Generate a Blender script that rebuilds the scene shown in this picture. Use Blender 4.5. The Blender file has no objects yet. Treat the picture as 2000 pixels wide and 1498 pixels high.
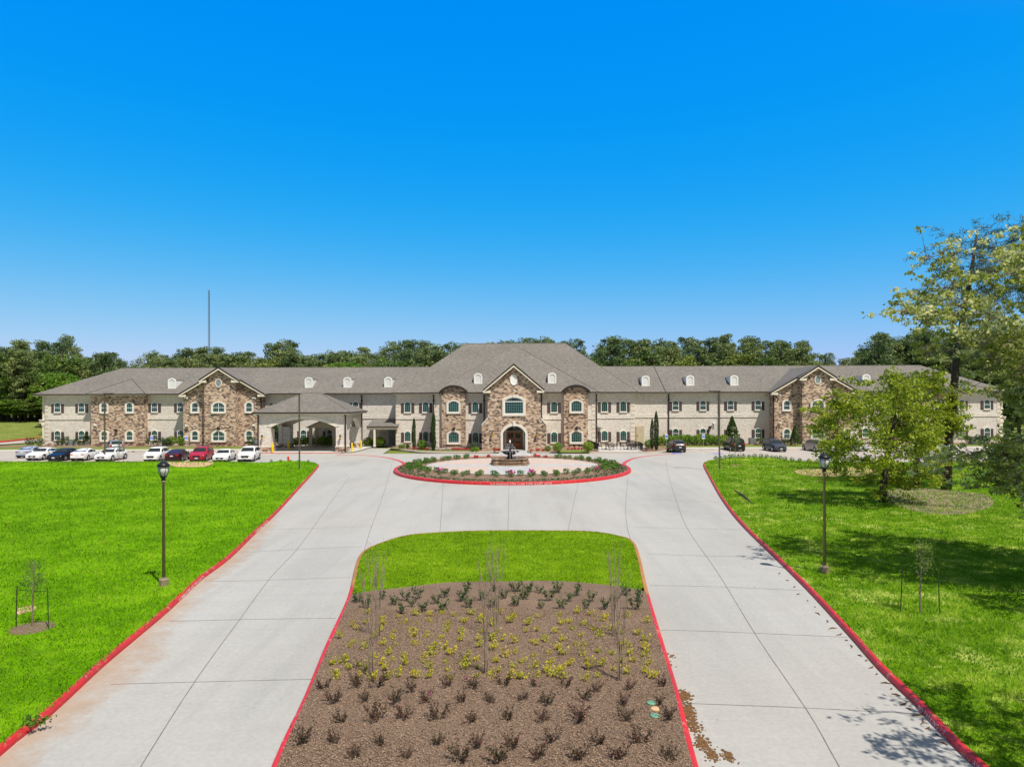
import bpy, math, random
import numpy as np
from mathutils import Vector, Matrix
random.seed(7); rng = np.random.default_rng(7)
R_ = math.radians
S = bpy.context.scene
COL = S.collection

# ------------------------------------------------------------- camera, sky, sun, exposure
CAM_H, F, PX, PY, ROLL = 6.8, 1334.0, 1000.0, 778.0, 0.0035
cd = bpy.data.cameras.new('camera'); cam = bpy.data.objects.new('camera', cd); COL.objects.link(cam)
cd.sensor_width = 36; cd.lens = 36*F/2000; cd.shift_y = (PY-749)/2000; cd.clip_end = 6000; cd.clip_start = .2
cam.matrix_world = Matrix.Translation((0, 0, CAM_H)) @ Matrix.Rotation(math.pi/2, 4, 'X') @ Matrix.Rotation(-ROLL, 4, 'Z')
S.camera = cam
SUN = Vector((.34, -.43, 1.0)).normalized()
EL = math.asin(SUN.z); AZ = math.atan2(SUN.x, SUN.y)
w = bpy.data.worlds.new('World'); S.world = w; w.use_nodes = True
nt = w.node_tree; nt.nodes.clear()
sky = nt.nodes.new('ShaderNodeTexSky'); sky.sky_type = 'NISHITA'; sky.sun_disc = False
sky.sun_elevation = EL; sky.sun_rotation = AZ; sky.air_density = 1.35; sky.dust_density = .35; sky.ozone_density = 5.0; sky.altitude = 0
sepc = nt.nodes.new('ShaderNodeSeparateColor'); cmb = nt.nodes.new('ShaderNodeCombineColor')
nt.links.new(sky.outputs[0], sepc.inputs[0])
for k_, (mul_, add_) in enumerate(((.745, -1.62), (.457, .65), (-.05, 5.55))):     # deeper, more saturated blue than the raw model
    mn = nt.nodes.new('ShaderNodeMath'); mn.operation = 'MULTIPLY_ADD'; mn.inputs[1].default_value = mul_; mn.inputs[2].default_value = add_
    mx_ = nt.nodes.new('ShaderNodeMath'); mx_.operation = 'SMOOTH_MAX'; mx_.inputs[1].default_value = 0; mx_.inputs[2].default_value = .9
    nt.links.new(sepc.outputs[k_], mn.inputs[0]); nt.links.new(mn.outputs[0], mx_.inputs[0]); nt.links.new(mx_.outputs[0], cmb.inputs[k_])
# pale sky added overhead and sunward to take blue out of the shade
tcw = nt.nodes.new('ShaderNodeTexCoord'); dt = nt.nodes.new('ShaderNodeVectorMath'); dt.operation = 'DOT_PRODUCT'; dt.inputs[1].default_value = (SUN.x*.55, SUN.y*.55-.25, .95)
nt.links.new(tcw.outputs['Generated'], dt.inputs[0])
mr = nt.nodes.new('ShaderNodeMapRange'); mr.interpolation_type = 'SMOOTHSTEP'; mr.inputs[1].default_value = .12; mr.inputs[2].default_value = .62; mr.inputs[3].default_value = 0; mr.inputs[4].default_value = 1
pale_fill = nt.nodes.new('ShaderNodeMix'); pale_fill.data_type = 'RGBA'; pale_fill.inputs[7].default_value = (1.6, 1.75, 2.0, 1)
nt.links.new(dt.outputs['Value'], mr.inputs[0]); nt.links.new(mr.outputs[0], pale_fill.inputs[0]); nt.links.new(cmb.outputs[0], pale_fill.inputs[6])
bg = nt.nodes.new('ShaderNodeBackground'); bg.inputs[1].default_value = .14
wo = nt.nodes.new('ShaderNodeOutputWorld')
nt.links.new(pale_fill.outputs[2], bg.inputs[0]); nt.links.new(bg.outputs[0], wo.inputs[0])
sd = bpy.data.lights.new('sun', 'SUN'); sd.energy = 4.75; sd.angle = R_(.5); sd.color = (1, .935, .83)
so = bpy.data.objects.new('sun', sd); COL.objects.link(so); so.location = (60, -40, 90)
so.rotation_euler = SUN.to_track_quat('Z', 'Y').to_euler()
S.view_settings.view_transform = 'Standard'; S.view_settings.look = 'None'; S.view_settings.gamma = 1
S.view_settings.exposure = 0.3
S.cycles.max_bounces = 6; S.cycles.diffuse_bounces = 3; S.cycles.transparent_max_bounces = 8
S.cycles.use_denoising = True

# ------------------------------------------------------------- pixel <-> place helpers
def uv(px, py):
    dx, dy = px-PX, py-PY
    return dx-dy*ROLL, dy+dx*ROLL
def gp(px, py, z=0.0):
    u, v = uv(px, py); D = F*(CAM_H-z)/v
    return (u/F*D, D)
def fx(px, Y, py=820): return uv(px, py)[0]/F*Y
def fz(px, py, Y): return CAM_H-uv(px, py)[1]/F*Y

# ------------------------------------------------------------- mesh builder
WLOC = {}
class MB:
    def __init__(s): s.v = []; s.f = []; s.m = []
    def add(s, vs, fs, m=0):
        o = len(s.v); s.v += [tuple(p) for p in vs]; s.f += [tuple(i+o for i in f) for f in fs]; s.m += [m]*len(fs); return s
    def box(s, x0, x1, y0, y1, z0, z1, m=0):
        return s.add([(x0,y0,z0),(x1,y0,z0),(x1,y1,z0),(x0,y1,z0),(x0,y0,z1),(x1,y0,z1),(x1,y1,z1),(x0,y1,z1)],
            [(3,2,1,0),(4,5,6,7),(0,1,5,4),(1,2,6,5),(2,3,7,6),(3,0,4,7)], m)
    def prism(s, poly, y0, y1, m=0):      # poly of (x,z) counter-clockwise seen from -y, from y0 (front) to y1
        n = len(poly)
        vs = [(x,y0,z) for x,z in poly]+[(x,y1,z) for x,z in poly]
        fs = [tuple(range(n)), tuple(range(2*n-1, n-1, -1))]+[(i,i+n,(i+1)%n+n,(i+1)%n) for i in range(n)]
        return s.add(vs, fs, m)
    def slab(s, poly, z0, z1, m=0):       # poly of (x,y) ccw from above
        n = len(poly)
        vs = [(x,y,z0) for x,y in poly]+[(x,y,z1) for x,y in poly]
        fs = [tuple(range(n-1,-1,-1)), tuple(range(n,2*n))]+[(i,(i+1)%n,(i+1)%n+n,i+n) for i in range(n)]
        return s.add(vs, fs, m)
    def ringy(s, outer, inner, y0, y1, m=0, closed=True):   # band between two (x,z) outlines, thick in y
        n = len(outer); k = n if closed else n-1
        vs = [(x,y0,z) for x,z in outer]+[(x,y0,z) for x,z in inner]+[(x,y1,z) for x,z in outer]+[(x,y1,z) for x,z in inner]
        fs = []
        for i in range(k):
            j = (i+1) % n
            fs += [(i,j,n+j,n+i),(2*n+j,2*n+i,3*n+i,3*n+j),(i,2*n+i,2*n+j,j),(n+i,n+j,3*n+j,3*n+i)]
        if not closed:
            fs += [(0,n,3*n,2*n),(n-1,3*n-1,4*n-1,2*n-1)]
        return s.add(vs, fs, m)
    def tube(s, pts, rad, n=6, m=0, cap=True):
        pts = [Vector(p) for p in pts]
        if not hasattr(rad, '__len__'): rad = [rad]*len(pts)
        vs = []; up = Vector((0,0,1)); a = None
        for i, p in enumerate(pts):
            d = (pts[min(i+1,len(pts)-1)]-pts[max(i-1,0)])
            if d.length < 1e-9: d = Vector((0,0,1))
            d.normalize()
            if a is None: a = d.orthogonal().normalized()
            a = (a-d*a.dot(d))
            a = a.normalized() if a.length > 1e-6 else d.orthogonal().normalized()
            b = d.cross(a)
            for k in range(n):
                t = 2*math.pi*k/n; vs.append(p+(a*math.cos(t)+b*math.sin(t))*rad[i])
        fs = []
        for i in range(len(pts)-1):
            for k in range(n):
                fs.append((i*n+k, i*n+(k+1)%n, (i+1)*n+(k+1)%n, (i+1)*n+k))
        if cap: fs += [tuple(range(n-1,-1,-1)), tuple(range((len(pts)-1)*n, len(pts)*n))]
        return s.add(vs, fs, m)
    def lathe(s, prof, n=16, c=(0,0,0), m=0, ph=0):     # prof of (r,z)
        vs = []; fs = []
        for r, z in prof:
            for k in range(n):
                t = 2*math.pi*k/n+ph; vs.append((c[0]+r*math.cos(t), c[1]+r*math.sin(t), c[2]+z))
        for i in range(len(prof)-1):
            for k in range(n):
                fs.append((i*n+k, i*n+(k+1)%n, (i+1)*n+(k+1)%n, (i+1)*n+k))
        fs += [tuple(range(n-1,-1,-1)), tuple(range((len(prof)-1)*n, len(prof)*n))]
        return s.add(vs, fs, m)
    def build(s, name, mat, parent=None, loc=None, smooth=False):
        me = bpy.data.meshes.new(name)
        pl = Vector(WLOC.get(parent.name, (0,0,0))) if parent else Vector((0,0,0))
        vs = s.v
        if parent is not None and loc is None: vs = [(x-pl.x, y-pl.y, z-pl.z) for x,y,z in s.v]
        me.from_pydata(vs, [], s.f)
        for mm in (mat if isinstance(mat, (list, tuple)) else [mat]): me.materials.append(mm)
        if any(s.m): me.polygons.foreach_set('material_index', s.m)
        if smooth: me.polygons.foreach_set('use_smooth', [True]*len(s.f))
        me.update()
        return link(name, me, parent, loc, pl)
def link(name, me, parent=None, loc=None, pl=None):
    o = bpy.data.objects.new(name, me); COL.objects.link(o)
    if parent is not None:
        if pl is None: pl = Vector(WLOC.get(parent.name, (0,0,0)))
        o.parent = parent
        if loc is not None: o.location = Vector(loc)-pl; WLOC[o.name] = tuple(loc)
        else: WLOC[o.name] = tuple(pl)
    elif loc is not None: o.location = loc; WLOC[o.name] = tuple(loc)
    return o
def tag(o, label=None, cat=None, group=None, kind=None):
    if label: o['label'] = label
    if cat: o['category'] = cat
    if group: o['group'] = group
    if kind: o['kind'] = kind
    return o
def thing(name, loc, label, cat, group=None, rz=0):
    o = bpy.data.objects.new(name, None); COL.objects.link(o); o.location = loc; o.rotation_euler.z = rz; o.empty_display_size = .1
    WLOC[o.name] = tuple(loc)
    return tag(o, label, cat, group)
def kids(root):
    return [o for o in ALLC.get(root.name, [])]
ALLC = {}
def dup(root, loc, rz=0, sc=None, label=None, group=None):
    r = root.copy(); COL.objects.link(r); r.location = loc; r.rotation_euler.z = rz
    if sc is not None: r.scale = sc if hasattr(sc, '__len__') else (sc,)*3
    if label: r['label'] = label
    if group: r['group'] = group
    def rec(a, b):
        for ch in list(a.children):
            c = ch.copy(); COL.objects.link(c); c.parent = b; rec(ch, c)
    rec(root, r)
    WLOC[r.name] = tuple(loc)
    return r

# ------------------------------------------------------------- materials
def nmat(name, rough=.8, spec=.3):
    m = bpy.data.materials.new(name); m.use_nodes = True
    b = m.node_tree.nodes['Principled BSDF']; b.inputs['Roughness'].default_value = rough
    b.inputs['Specular IOR Level'].default_value = spec
    return m, m.node_tree, b
def N(t, typ, **kw):
    n = t.nodes.new(typ)
    for k, v in kw.items():
        if k[0] == '_': setattr(n, k[1:], v)
        else: n.inputs[k].default_value = v
    return n
def ramp(t, fac, stops, const=False):
    r = t.nodes.new('ShaderNodeValToRGB'); e = r.color_ramp.elements
    if const: r.color_ramp.interpolation = 'CONSTANT'
    while len(e) < len(stops): e.new(.5)
    for i, (p, c) in enumerate(stops): e[i].position = p; e[i].color = (*c, 1)
    t.links.new(fac, r.inputs[0]); return r.outputs[0]
def mth(t, op, a, b=None, c=None):
    n = t.nodes.new('ShaderNodeMath'); n.operation = op
    for i, x in enumerate((a, b, c)):
        if x is None: continue
        if isinstance(x, (int, float)): n.inputs[i].default_value = x
        else: t.links.new(x, n.inputs[i])
    return n.outputs[0]
def mixc(t, fac, a, b, mode='MIX'):
    n = t.nodes.new('ShaderNodeMix'); n.data_type = 'RGBA'; n.blend_type = mode
    for i, x in ((0, fac), (6, a), (7, b)):
        if isinstance(x, (int, float)): n.inputs[i].default_value = x
        elif isinstance(x, tuple): n.inputs[i].default_value = (*x, 1)
        else: t.links.new(x, n.inputs[i])
    return n.outputs[2]
def coords(t, world=False):
    if world:
        return t.nodes.new('ShaderNodeNewGeometry').outputs['Position']
    return t.nodes.new('ShaderNodeTexCoord').outputs['Object']
def noise(t, co, scale, detail=3, rough=.55, mapscale=None):
    n = N(t, 'ShaderNodeTexNoise', Scale=scale, Detail=detail, Roughness=rough)
    if mapscale:
        mp = t.nodes.new('ShaderNodeMapping'); mp.inputs['Scale'].default_value = mapscale; t.links.new(co, mp.inputs[0]); co = mp.outputs[0]
    t.links.new(co, n.inputs['Vector']); return n.outputs['Fac']
def bump(t, b, h, dist=.02, st=.5):
    n = N(t, 'ShaderNodeBump', Strength=st, Distance=dist); t.links.new(h, n.inputs['Height']); t.links.new(n.outputs[0], b.inputs['Normal'])
def simple(name, c, rough=.6, var=.12, scale=6, spec=.3, metal=0, world=False, objrand=0, bumpd=0, sss=0):
    m, t, b = nmat(name, rough, spec); b.inputs['Metallic'].default_value = metal
    n = noise(t, coords(t, world), scale, 4)
    c0 = tuple(x*(1-var) for x in c); c1 = tuple(min(1, x*(1+var)) for x in c)
    out = ramp(t, n, [(.3, c0), (.7, c1)])
    if objrand:
        h = N(t, 'ShaderNodeHueSaturation'); oi = t.nodes.new('ShaderNodeObjectInfo')
        v = mth(t, 'MULTIPLY_ADD', oi.outputs['Random'], objrand, 1-objrand/2)
        t.links.new(out, h.inputs['Color']); t.links.new(v, h.inputs['Value']); out = h.outputs[0]
    t.links.new(out, b.inputs['Base Color'])
    if bumpd: bump(t, b, n, bumpd)
    return m
def leafmat(name, dark, mid, light, scale=1.2, objrand=.35, trans=.35, rough=.55, fine=6.0, huer=.03):
    m, t, b = nmat(name, rough, .35)
    co = coords(t)
    n1 = noise(t, co, scale, 3); n2 = noise(t, co, fine, 1)
    f = mth(t, 'ADD', mth(t, 'MULTIPLY', n1, .55), mth(t, 'MULTIPLY', n2, .45))
    c = ramp(t, f, [(.36, dark), (.5, mid), (.64, light)])
    h = N(t, 'ShaderNodeHueSaturation'); oi = t.nodes.new('ShaderNodeObjectInfo')
    t.links.new(mth(t, 'MULTIPLY_ADD', oi.outputs['Random'], objrand, 1-objrand/2), h.inputs['Value'])
    t.links.new(mth(t, 'MULTIPLY_ADD', oi.outputs['Random'], -huer, .5+huer/2), h.inputs['Hue'])
    t.links.new(c, h.inputs['Color']); t.links.new(h.outputs[0], b.inputs['Base Color'])
    tr = t.nodes.new('ShaderNodeBsdfTranslucent'); t.links.new(h.outputs[0], tr.inputs['Color'])
    mx = t.nodes.new('ShaderNodeMixShader'); mx.inputs[0].default_value = trans
    t.links.new(b.outputs[0], mx.inputs[1]); t.links.new(tr.outputs[0], mx.inputs[2])
    t.links.new(mx.outputs[0], t.nodes['Material Output'].inputs[0])
    return m
def cellmat(name, bw, bh, cols, mortar, mw=.06, mh=.1, big=.12, rough=.85, bumpd=.02):
    m, t, b = nmat(name, rough, .2); co = coords(t)
    sp = t.nodes.new('ShaderNodeSeparateXYZ'); t.links.new(co, sp.inputs[0])
    u = mth(t, 'ADD', sp.outputs[0], sp.outputs[1]); zz = mth(t, 'DIVIDE', sp.outputs[2], bh)
    row = mth(t, 'FLOOR', zz)
    w1 = t.nodes.new('ShaderNodeTexWhiteNoise'); w1.noise_dimensions = '1D'; t.links.new(row, w1.inputs['W'])
    uo = mth(t, 'ADD', mth(t, 'DIVIDE', u, bw), mth(t, 'MULTIPLY', w1.outputs[0], 7.0)); col = mth(t, 'FLOOR', uo)
    cb = t.nodes.new('ShaderNodeCombineXYZ'); t.links.new(col, cb.inputs[0]); t.links.new(row, cb.inputs[1])
    w2 = t.nodes.new('ShaderNodeTexWhiteNoise'); w2.noise_dimensions = '2D'; t.links.new(cb.outputs[0], w2.inputs['Vector'])
    n = len(cols); c = ramp(t, w2.outputs[0], [(sum(x[0] for x in cols[:i]), cols[i][1]) for i in range(n)], True)
    nz = noise(t, co, 5, 4); c = mixc(t, .35, c, ramp(t, nz, [(.3, (.25,.25,.25)), (.7, (.8,.8,.8))]), 'SOFT_LIGHT')
    nb = noise(t, co, .35, 3); c = mixc(t, 1.0, c, ramp(t, nb, [(.3, (1-big,)*3), (.7, (1, 1, 1))]), 'MULTIPLY')
    mm = mth(t, 'MAXIMUM', mth(t, 'LESS_THAN', mth(t, 'FRACT', uo), mw), mth(t, 'LESS_THAN', mth(t, 'FRACT', zz), mh))
    c = mixc(t, mm, c, mortar)
    t.links.new(c, b.inputs['Base Color'])
    bump(t, b, mth(t, 'SUBTRACT', mth(t, 'ADD', w2.outputs[0], nz), mth(t, 'MULTIPLY', mm, 1.5)), bumpd, .6)
    return m

M = {}
M['brick'] = cellmat('pale_brick', .24, .10, [(.3,(.75,.69,.62)),(.25,(.79,.745,.68)),(.2,(.70,.64,.57)),(.15,(.81,.78,.72)),(.1,(.63,.57,.50))], (.75,.70,.63), .05, .12)
M['stone'] = cellmat('rubble_stone', .34, .165, [(.20,(.54,.39,.27)),(.17,(.30,.19,.135)),(.17,(.66,.53,.39)),(.13,(.085,.058,.056)),(.15,(.42,.27,.195)),(.10,(.18,.13,.125)),(.08,(.58,.44,.34))], (.56,.48,.38), .07, .12, .1)
M['trim'] = simple('cast_stone', (.72,.68,.6), .8, .06, 3)
M['quoin'] = simple('quoin_stone', (.70,.63,.54), .8, .08, 3)
M['cream'] = simple('cream_paint', (.74,.68,.55), .6, .04, 2)
M['tan'] = simple('tan_render', (.50,.43,.31), .8, .05, 2)
M['white'] = simple('white_paint', (.82,.82,.8), .5, .03, 3)
M['dark'] = simple('dark_bronze', (.035,.026,.024), .45, .2, 8)
M['shutter'] = simple('brown_shutter', (.085,.06,.058), .6, .12, 9)
M['wood'] = simple('oak_door', (.34,.13,.045), .45, .2, 5)
M['black'] = simple('black_iron', (.012,.012,.013), .4, .2, 8)
M['yellow'] = simple('yellow_paint', (.85,.62,.01), .45, .06, 4)
M['darkpole'] = simple('dark_pole', (.115,.085,.06), .5, .12, 3)
M['steel'] = simple('galvanised_steel', (.42,.44,.45), .4, .1, 6, metal=.6)
M['acgrey'] = simple('grey_cabinet', (.22,.26,.27), .6, .08, 6)
M['blue'] = simple('blue_sign', (.01,.12,.75), .4, .05, 6)
M['letter'] = simple('white_lettering', (.85,.82,.8), .6, .1, 20, world=True)
M['bronze'] = simple('brown_pole', (.24,.185,.12), .5, .12, 3)
M['red'] = simple('red_paint', (.65,.02,.015), .4, .1, 6)
M['greenplastic'] = simple('green_plastic', (.14,.30,.19), .5, .1, 6)
M['amber'] = simple('amber_glass', (.55,.33,.02), .2, .2, 9)
M['leafred'] = simple('red_petals', (.55,.015,.03), .6, .2, 20)
M['petalpink'] = simple('magenta_petals', (.6,.02,.3), .6, .2, 20)
M['petalwhite'] = simple('white_petals', (.8,.75,.75), .6, .1, 20)

def glassmat(name, c, rough=.06):
    m, t, b = nmat(name, rough, .8); n = noise(t, coords(t), 2.2, 3)
    t.links.new(ramp(t, n, [(.35, tuple(x*.5 for x in c)), (.65, c)]), b.inputs['Base Color'])
    return m
M['glass'] = glassmat('window_glass', (.012,.045,.042))
M['muntin'] = simple('teal_muntin', (.16,.36,.33), .5, .1, 5)
M['teal'] = simple('teal_arch_tint', (.03,.15,.11), .25, .2, 5)
M['carglass'] = glassmat('car_glass', (.02,.03,.035), .04)
M['lampglass'] = simple('frosted_glass', (.5,.52,.48), .2, .1, 6)
M['tyre'] = simple('tyre_rubber', (.02,.02,.02), .9, .2, 10)
M['rim'] = simple('alloy_rim', (.5,.5,.52), .3, .1, 10, metal=.8)
M['plastic'] = simple('dark_plastic', (.02,.02,.022), .6, .1, 10)
M['tail'] = simple('tail_light_red', (.45,.01,.012), .15, .1, 10)
M['head'] = simple('headlight_lens', (.6,.62,.65), .08, .1, 10, metal=.3)
M['plate'] = simple('plate_white', (.7,.72,.75), .5, .05, 10)
def paint(name, c, metal=0.0):
    m, t, b = nmat('paint_'+name, .32, .35); b.inputs['Base Color'].default_value = (*c, 1)
    n = noise(t, coords(t), 1.5, 2); t.links.new(ramp(t, n, [(.3, tuple(x*.93 for x in c)), (.7, c)]), b.inputs['Base Color'])
    b.inputs['Metallic'].default_value = metal; b.inputs['Coat Weight'].default_value = .12; b.inputs['Coat Roughness'].default_value = .05
    return m

# roof shingles
m, t, b = nmat('roof_shingles', .9, .15); co = coords(t)
n1 = noise(t, co, 2.6, 5, .75); n2 = noise(t, co, .25, 2); n3 = noise(t, co, 1.0, 2, .6, (2.2, 3.2, 9))
f = mth(t, 'ADD', mth(t, 'MULTIPLY', n1, .5), mth(t, 'ADD', mth(t, 'MULTIPLY', n2, .15), mth(t, 'MULTIPLY', n3, .35)))
t.links.new(ramp(t, f, [(.36, (.118,.109,.100)), (.5, (.160,.148,.135)), (.66, (.235,.218,.198))]), b.inputs['Base Color'])
bump(t, b, n1, .03, .5); M['roof'] = m

# concrete drive
def concrete(name, base, stain, jn=0):
    m, t, b = nmat(name, .85, .25); co = coords(t, True)
    n1 = noise(t, co, .22, 5, .62, (1, .35, 1)); n2 = noise(t, co, 9, 3, .6); n3 = noise(t, co, .9, 4, .65, (.5, 2.4, 1)); n4 = noise(t, co, .07, 3)
    c = ramp(t, n1, [(.32, tuple(x*.86 for x in base)), (.5, base), (.68, tuple(min(1, x*1.07) for x in base))])
    c = mixc(t, mth(t, 'MULTIPLY', ramp(t, n3, [(.45, (0,0,0)), (.75, (1,1,1))]), .35), c, tuple(x*.82 for x in base))
    c = mixc(t, mth(t, 'MULTIPLY', ramp(t, n4, [(.45, (0,0,0)), (.7, (1,1,1))]), .5), c, stain)
    n5 = noise(t, co, .8, 4, .6, (1.5, .10, 1)); n6 = noise(t, co, 2.6, 2, .5)
    c = mixc(t, mth(t, 'MULTIPLY', ramp(t, n5, [(.50, (0,0,0)), (.72, (1,1,1))]), .32), c, tuple(x*.74 for x in base))
    c = mixc(t, mth(t, 'MULTIPLY', ramp(t, n6, [(.73, (0,0,0)), (.78, (1,1,1))]), .6), c, tuple(x*.5 for x in base))
    c = mixc(t, .12, c, ramp(t, n2, [(.3, (.2,.2,.2)), (.7, (.8,.8,.8))]), 'OVERLAY')
    t.links.new(c, b.inputs['Base Color']); bump(t, b, n2, .004, .3); return m
M['concrete'] = concrete('drive_concrete', (.362,.356,.338), (.385,.355,.31))
M['lot'] = concrete('lot_concrete', (.385,.345,.31), (.40,.34,.29))
M['walk'] = concrete('walk_concrete', (.47,.46,.43), (.45,.41,.37))
M['pinkkerb'] = concrete('kerb_concrete', (.43,.37,.32), (.43,.39,.34))

# grass ground / blades
def grass(name, a, bb, c, sun_patch=None):
    m, t, b = nmat(name, .9, .02); co = coords(t, True)
    n1 = noise(t, co, .35, 4, .6); n2 = noise(t, co, 9, 4, .7); n3 = noise(t, co, 2.2, 3, .6)
    f = mth(t, 'ADD', mth(t, 'MULTIPLY', n1, .35), mth(t, 'ADD', mth(t, 'MULTIPLY', n2, .3), mth(t, 'MULTIPLY', n3, .35)))
    col = ramp(t, f, [(.36, a), (.5, bb), (.63, c)])
    n0 = noise(t, co, .09, 4, .6); col = mixc(t, .85, col, ramp(t, n0, [(.34, (.88,.90,.9)), (.5, (1,1,1)), (.66, (1.0,.98,1.0))]), 'MULTIPLY')
    if sun_patch:  # pale sunlit dapples painted into the grass colour by noise
        n5 = noise(t, co, .55, 5, .7)
        col = mixc(t, mth(t, 'MULTIPLY', ramp(t, n5, [(.53, (0,0,0)), (.66, (1,1,1))]), .85), col, sun_patch)
    t.links.new(col, b.inputs['Base Color']); bump(t, b, mth(t, 'ADD', n2, n3), .08, .8); return m
M['grassL'] = grass('lawn_grass', (.07,.19,.001), (.115,.29,.001), (.20,.40,.006))
M['grassR'] = grass('rough_lawn_grass', (.06,.14,.003), (.11,.22,.004), (.21,.33,.02), (.40,.46,.10))
M['grassM'] = grass('island_turf', (.09,.18,.002), (.145,.26,.003), (.22,.35,.012))
M['grassF'] = grass('far_grass', (.10,.14,.025), (.16,.20,.045), (.24,.26,.09))
M['blade'] = leafmat('grass_blades', (.085,.20,.001), (.135,.285,.002), (.25,.41,.012), .35, .08, .3, .8, 1.6)
M['bladeR'] = leafmat('rough_grass_blades', (.08,.19,.003), (.14,.30,.006), (.40,.50,.06), .6, .08, .3, .8, 1.4)

m, t, b = nmat('mulch', .95, .1); co = coords(t, True)
n1 = noise(t, co, 26, 4, .75, (1, 1, 1)); n2 = noise(t, co, .7, 4, .6); n3 = noise(t, co, 60, 2, .6)
f = mth(t, 'ADD', mth(t, 'MULTIPLY', n1, .55), mth(t, 'ADD', mth(t, 'MULTIPLY', n2, .2), mth(t, 'MULTIPLY', n3, .25)))
t.links.new(ramp(t, f, [(.36, (.10,.065,.045)), (.46, (.21,.142,.10)), (.57, (.30,.21,.15)), (.68, (.52,.40,.30))]), b.inputs['Base Color'])
bump(t, b, mth(t, 'ADD', n1, n3), .04, 1.0); M['mulch'] = m
m, t, b = nmat('straw_litter', .95, .1); co = coords(t, True)
n1 = noise(t, co, 9, 5, .75); t.links.new(ramp(t, n1, [(.36, (.10,.09,.05)), (.5, (.25,.19,.13)), (.64, (.42,.34,.25))]), b.inputs['Base Color']); bump(t, b, n1, .05, .8); M['litter'] = m
M['dirt'] = simple('bare_soil', (.50,.34,.19), .95, .25, 2.5, world=True)
M['clod'] = simple('brown_soil', (.14,.075,.03), .95, .4, 14, world=True, bumpd=.03)
M['joint'] = simple('joint_sealant', (.15,.14,.125), .9, .3, 3, world=True)

# red kerb paint with chips and scuffs
def redk(name, c, chip, amt=.62):
    m, t, b = nmat(name, .5, .4); co = coords(t, True)
    n1 = noise(t, co, 3.2, 7, .78); n2 = noise(t, co, .9, 5, .7)
    col = ramp(t, n2, [(.3, tuple(x*.62+.015 for x in c)), (.7, c)])
    col = mixc(t, ramp(t, n1, [(amt, (0,0,0)), (amt+.06, (1,1,1))]), col, chip)
    t.links.new(col, b.inputs['Base Color']); bump(t, b, n1, .004, .4); return m
M['redkerb'] = redk('red_kerb_paint', (.60,.018,.022), (.42,.22,.15), .575)
M['redline'] = redk('red_line_paint', (.60,.045,.05), (.48,.42,.38), .58)
M['orangekerb'] = redk('bare_kerb', (.45,.19,.03), (.4,.3,.2), .6)
M['whiteline'] = redk('white_line_paint', (.72,.72,.70), (.5,.45,.4), .6)

# mud stains: thin film with a ragged outline
m, t, b = nmat('mud_stain', .95, .1); co = coords(t, True)
n1 = noise(t, co, 1.3, 5, .7); uvn = t.nodes.new('ShaderNodeUVMap')
t.links.new(ramp(t, n1, [(.3, (.62,.40,.26)), (.7, (.50,.30,.16))]), b.inputs['Base Color'])
at = t.nodes.new('ShaderNodeAttribute'); at.attribute_name = 'edge'
al = ramp(t, mth(t, 'ADD', at.outputs['Fac'], mth(t, 'MULTIPLY', mth(t, 'SUBTRACT', n1, .5), 1.6)), [(.38, (0,0,0)), (.95, (.34,.34,.34))])
t.links.new(al, b.inputs['Alpha']); M['mud'] = m

m, t, b = nmat('pink_pavers', .85, .2); co = coords(t, True)
br = N(t, 'ShaderNodeTexBrick', Scale=1.0, Color1=(.43,.34,.29,1), Color2=(.50,.425,.37,1), Mortar=(.5,.36,.3,1)); br.inputs['Brick Width'].default_value = .3; br.inputs['Row Height'].default_value = .15; br.inputs['Mortar Size'].default_value = .008
t.links.new(co, br.inputs['Vector']); t.links.new(br.outputs[0], b.inputs['Base Color']); M['pink'] = m
m, t, b = nmat('grey_pavers', .85, .2); co = coords(t, True)
br = N(t, 'ShaderNodeTexBrick', Scale=1.0, Color1=(.34,.34,.35,1), Color2=(.48,.48,.48,1), Mortar=(.3,.3,.3,1)); br.inputs['Brick Width'].default_value = .4; br.inputs['Row Height'].default_value = .2; br.inputs['Mortar Size'].default_value = .01
t.links.new(co, br.inputs['Vector']); t.links.new(br.outputs[0], b.inputs['Base Color']); M['greypave'] = m
m, t, b = nmat('pool_water', .05, .6); b.inputs['Base Color'].default_value = (.03,.06,.055,1); bump(t, b, noise(t, coords(t), 12, 3), .03, .5); M['water'] = m
M['fountain'] = simple('fountain_stone', (.235,.16,.105), .6, .4, 5, bumpd=.02)
M['fountaindark'] = simple('wet_fountain_stone', (.045,.03,.028), .3, .5, 5, bumpd=.02)

# foliage
M['pine'] = leafmat('pine_needles', (.06,.10,.034), (.145,.205,.064), (.29,.35,.12), .35, .55, .25, .6, 2.2, .05)
M['broad'] = leafmat('broadleaf_green', (.07,.12,.022), (.145,.22,.038), (.25,.34,.06), .3, .45, .3, .55, 2.2, .05)
M['bright'] = leafmat('spring_green_leaves', (.07,.15,.012), (.13,.25,.02), (.21,.34,.03), .3, .25, .35, .55, 2.2)
M['oakleaf'] = leafmat('young_oak_leaves', (.12,.17,.012), (.29,.36,.018), (.50,.56,.04), .8, .15, .4, .5, 3)
M['paleleaf'] = leafmat('pale_oak_leaves', (.15,.20,.03), (.36,.42,.07), (.86,.85,.52), .7, .1, .5, .5, 5)
M['needle'] = leafmat('near_pine_needles', (.04,.06,.022), (.10,.125,.038), (.20,.23,.075), 1, .1, .2, .5, 4)
M['bush'] = leafmat('dark_shrub_leaves', (.025,.055,.012), (.05,.10,.022), (.11,.17,.05), 1.5, .4, .25, .5, 8)
M['lime'] = leafmat('lime_shrub_leaves', (.10,.20,.012), (.17,.30,.02), (.28,.40,.04), 2, .3, .35, .5, 9)
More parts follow.
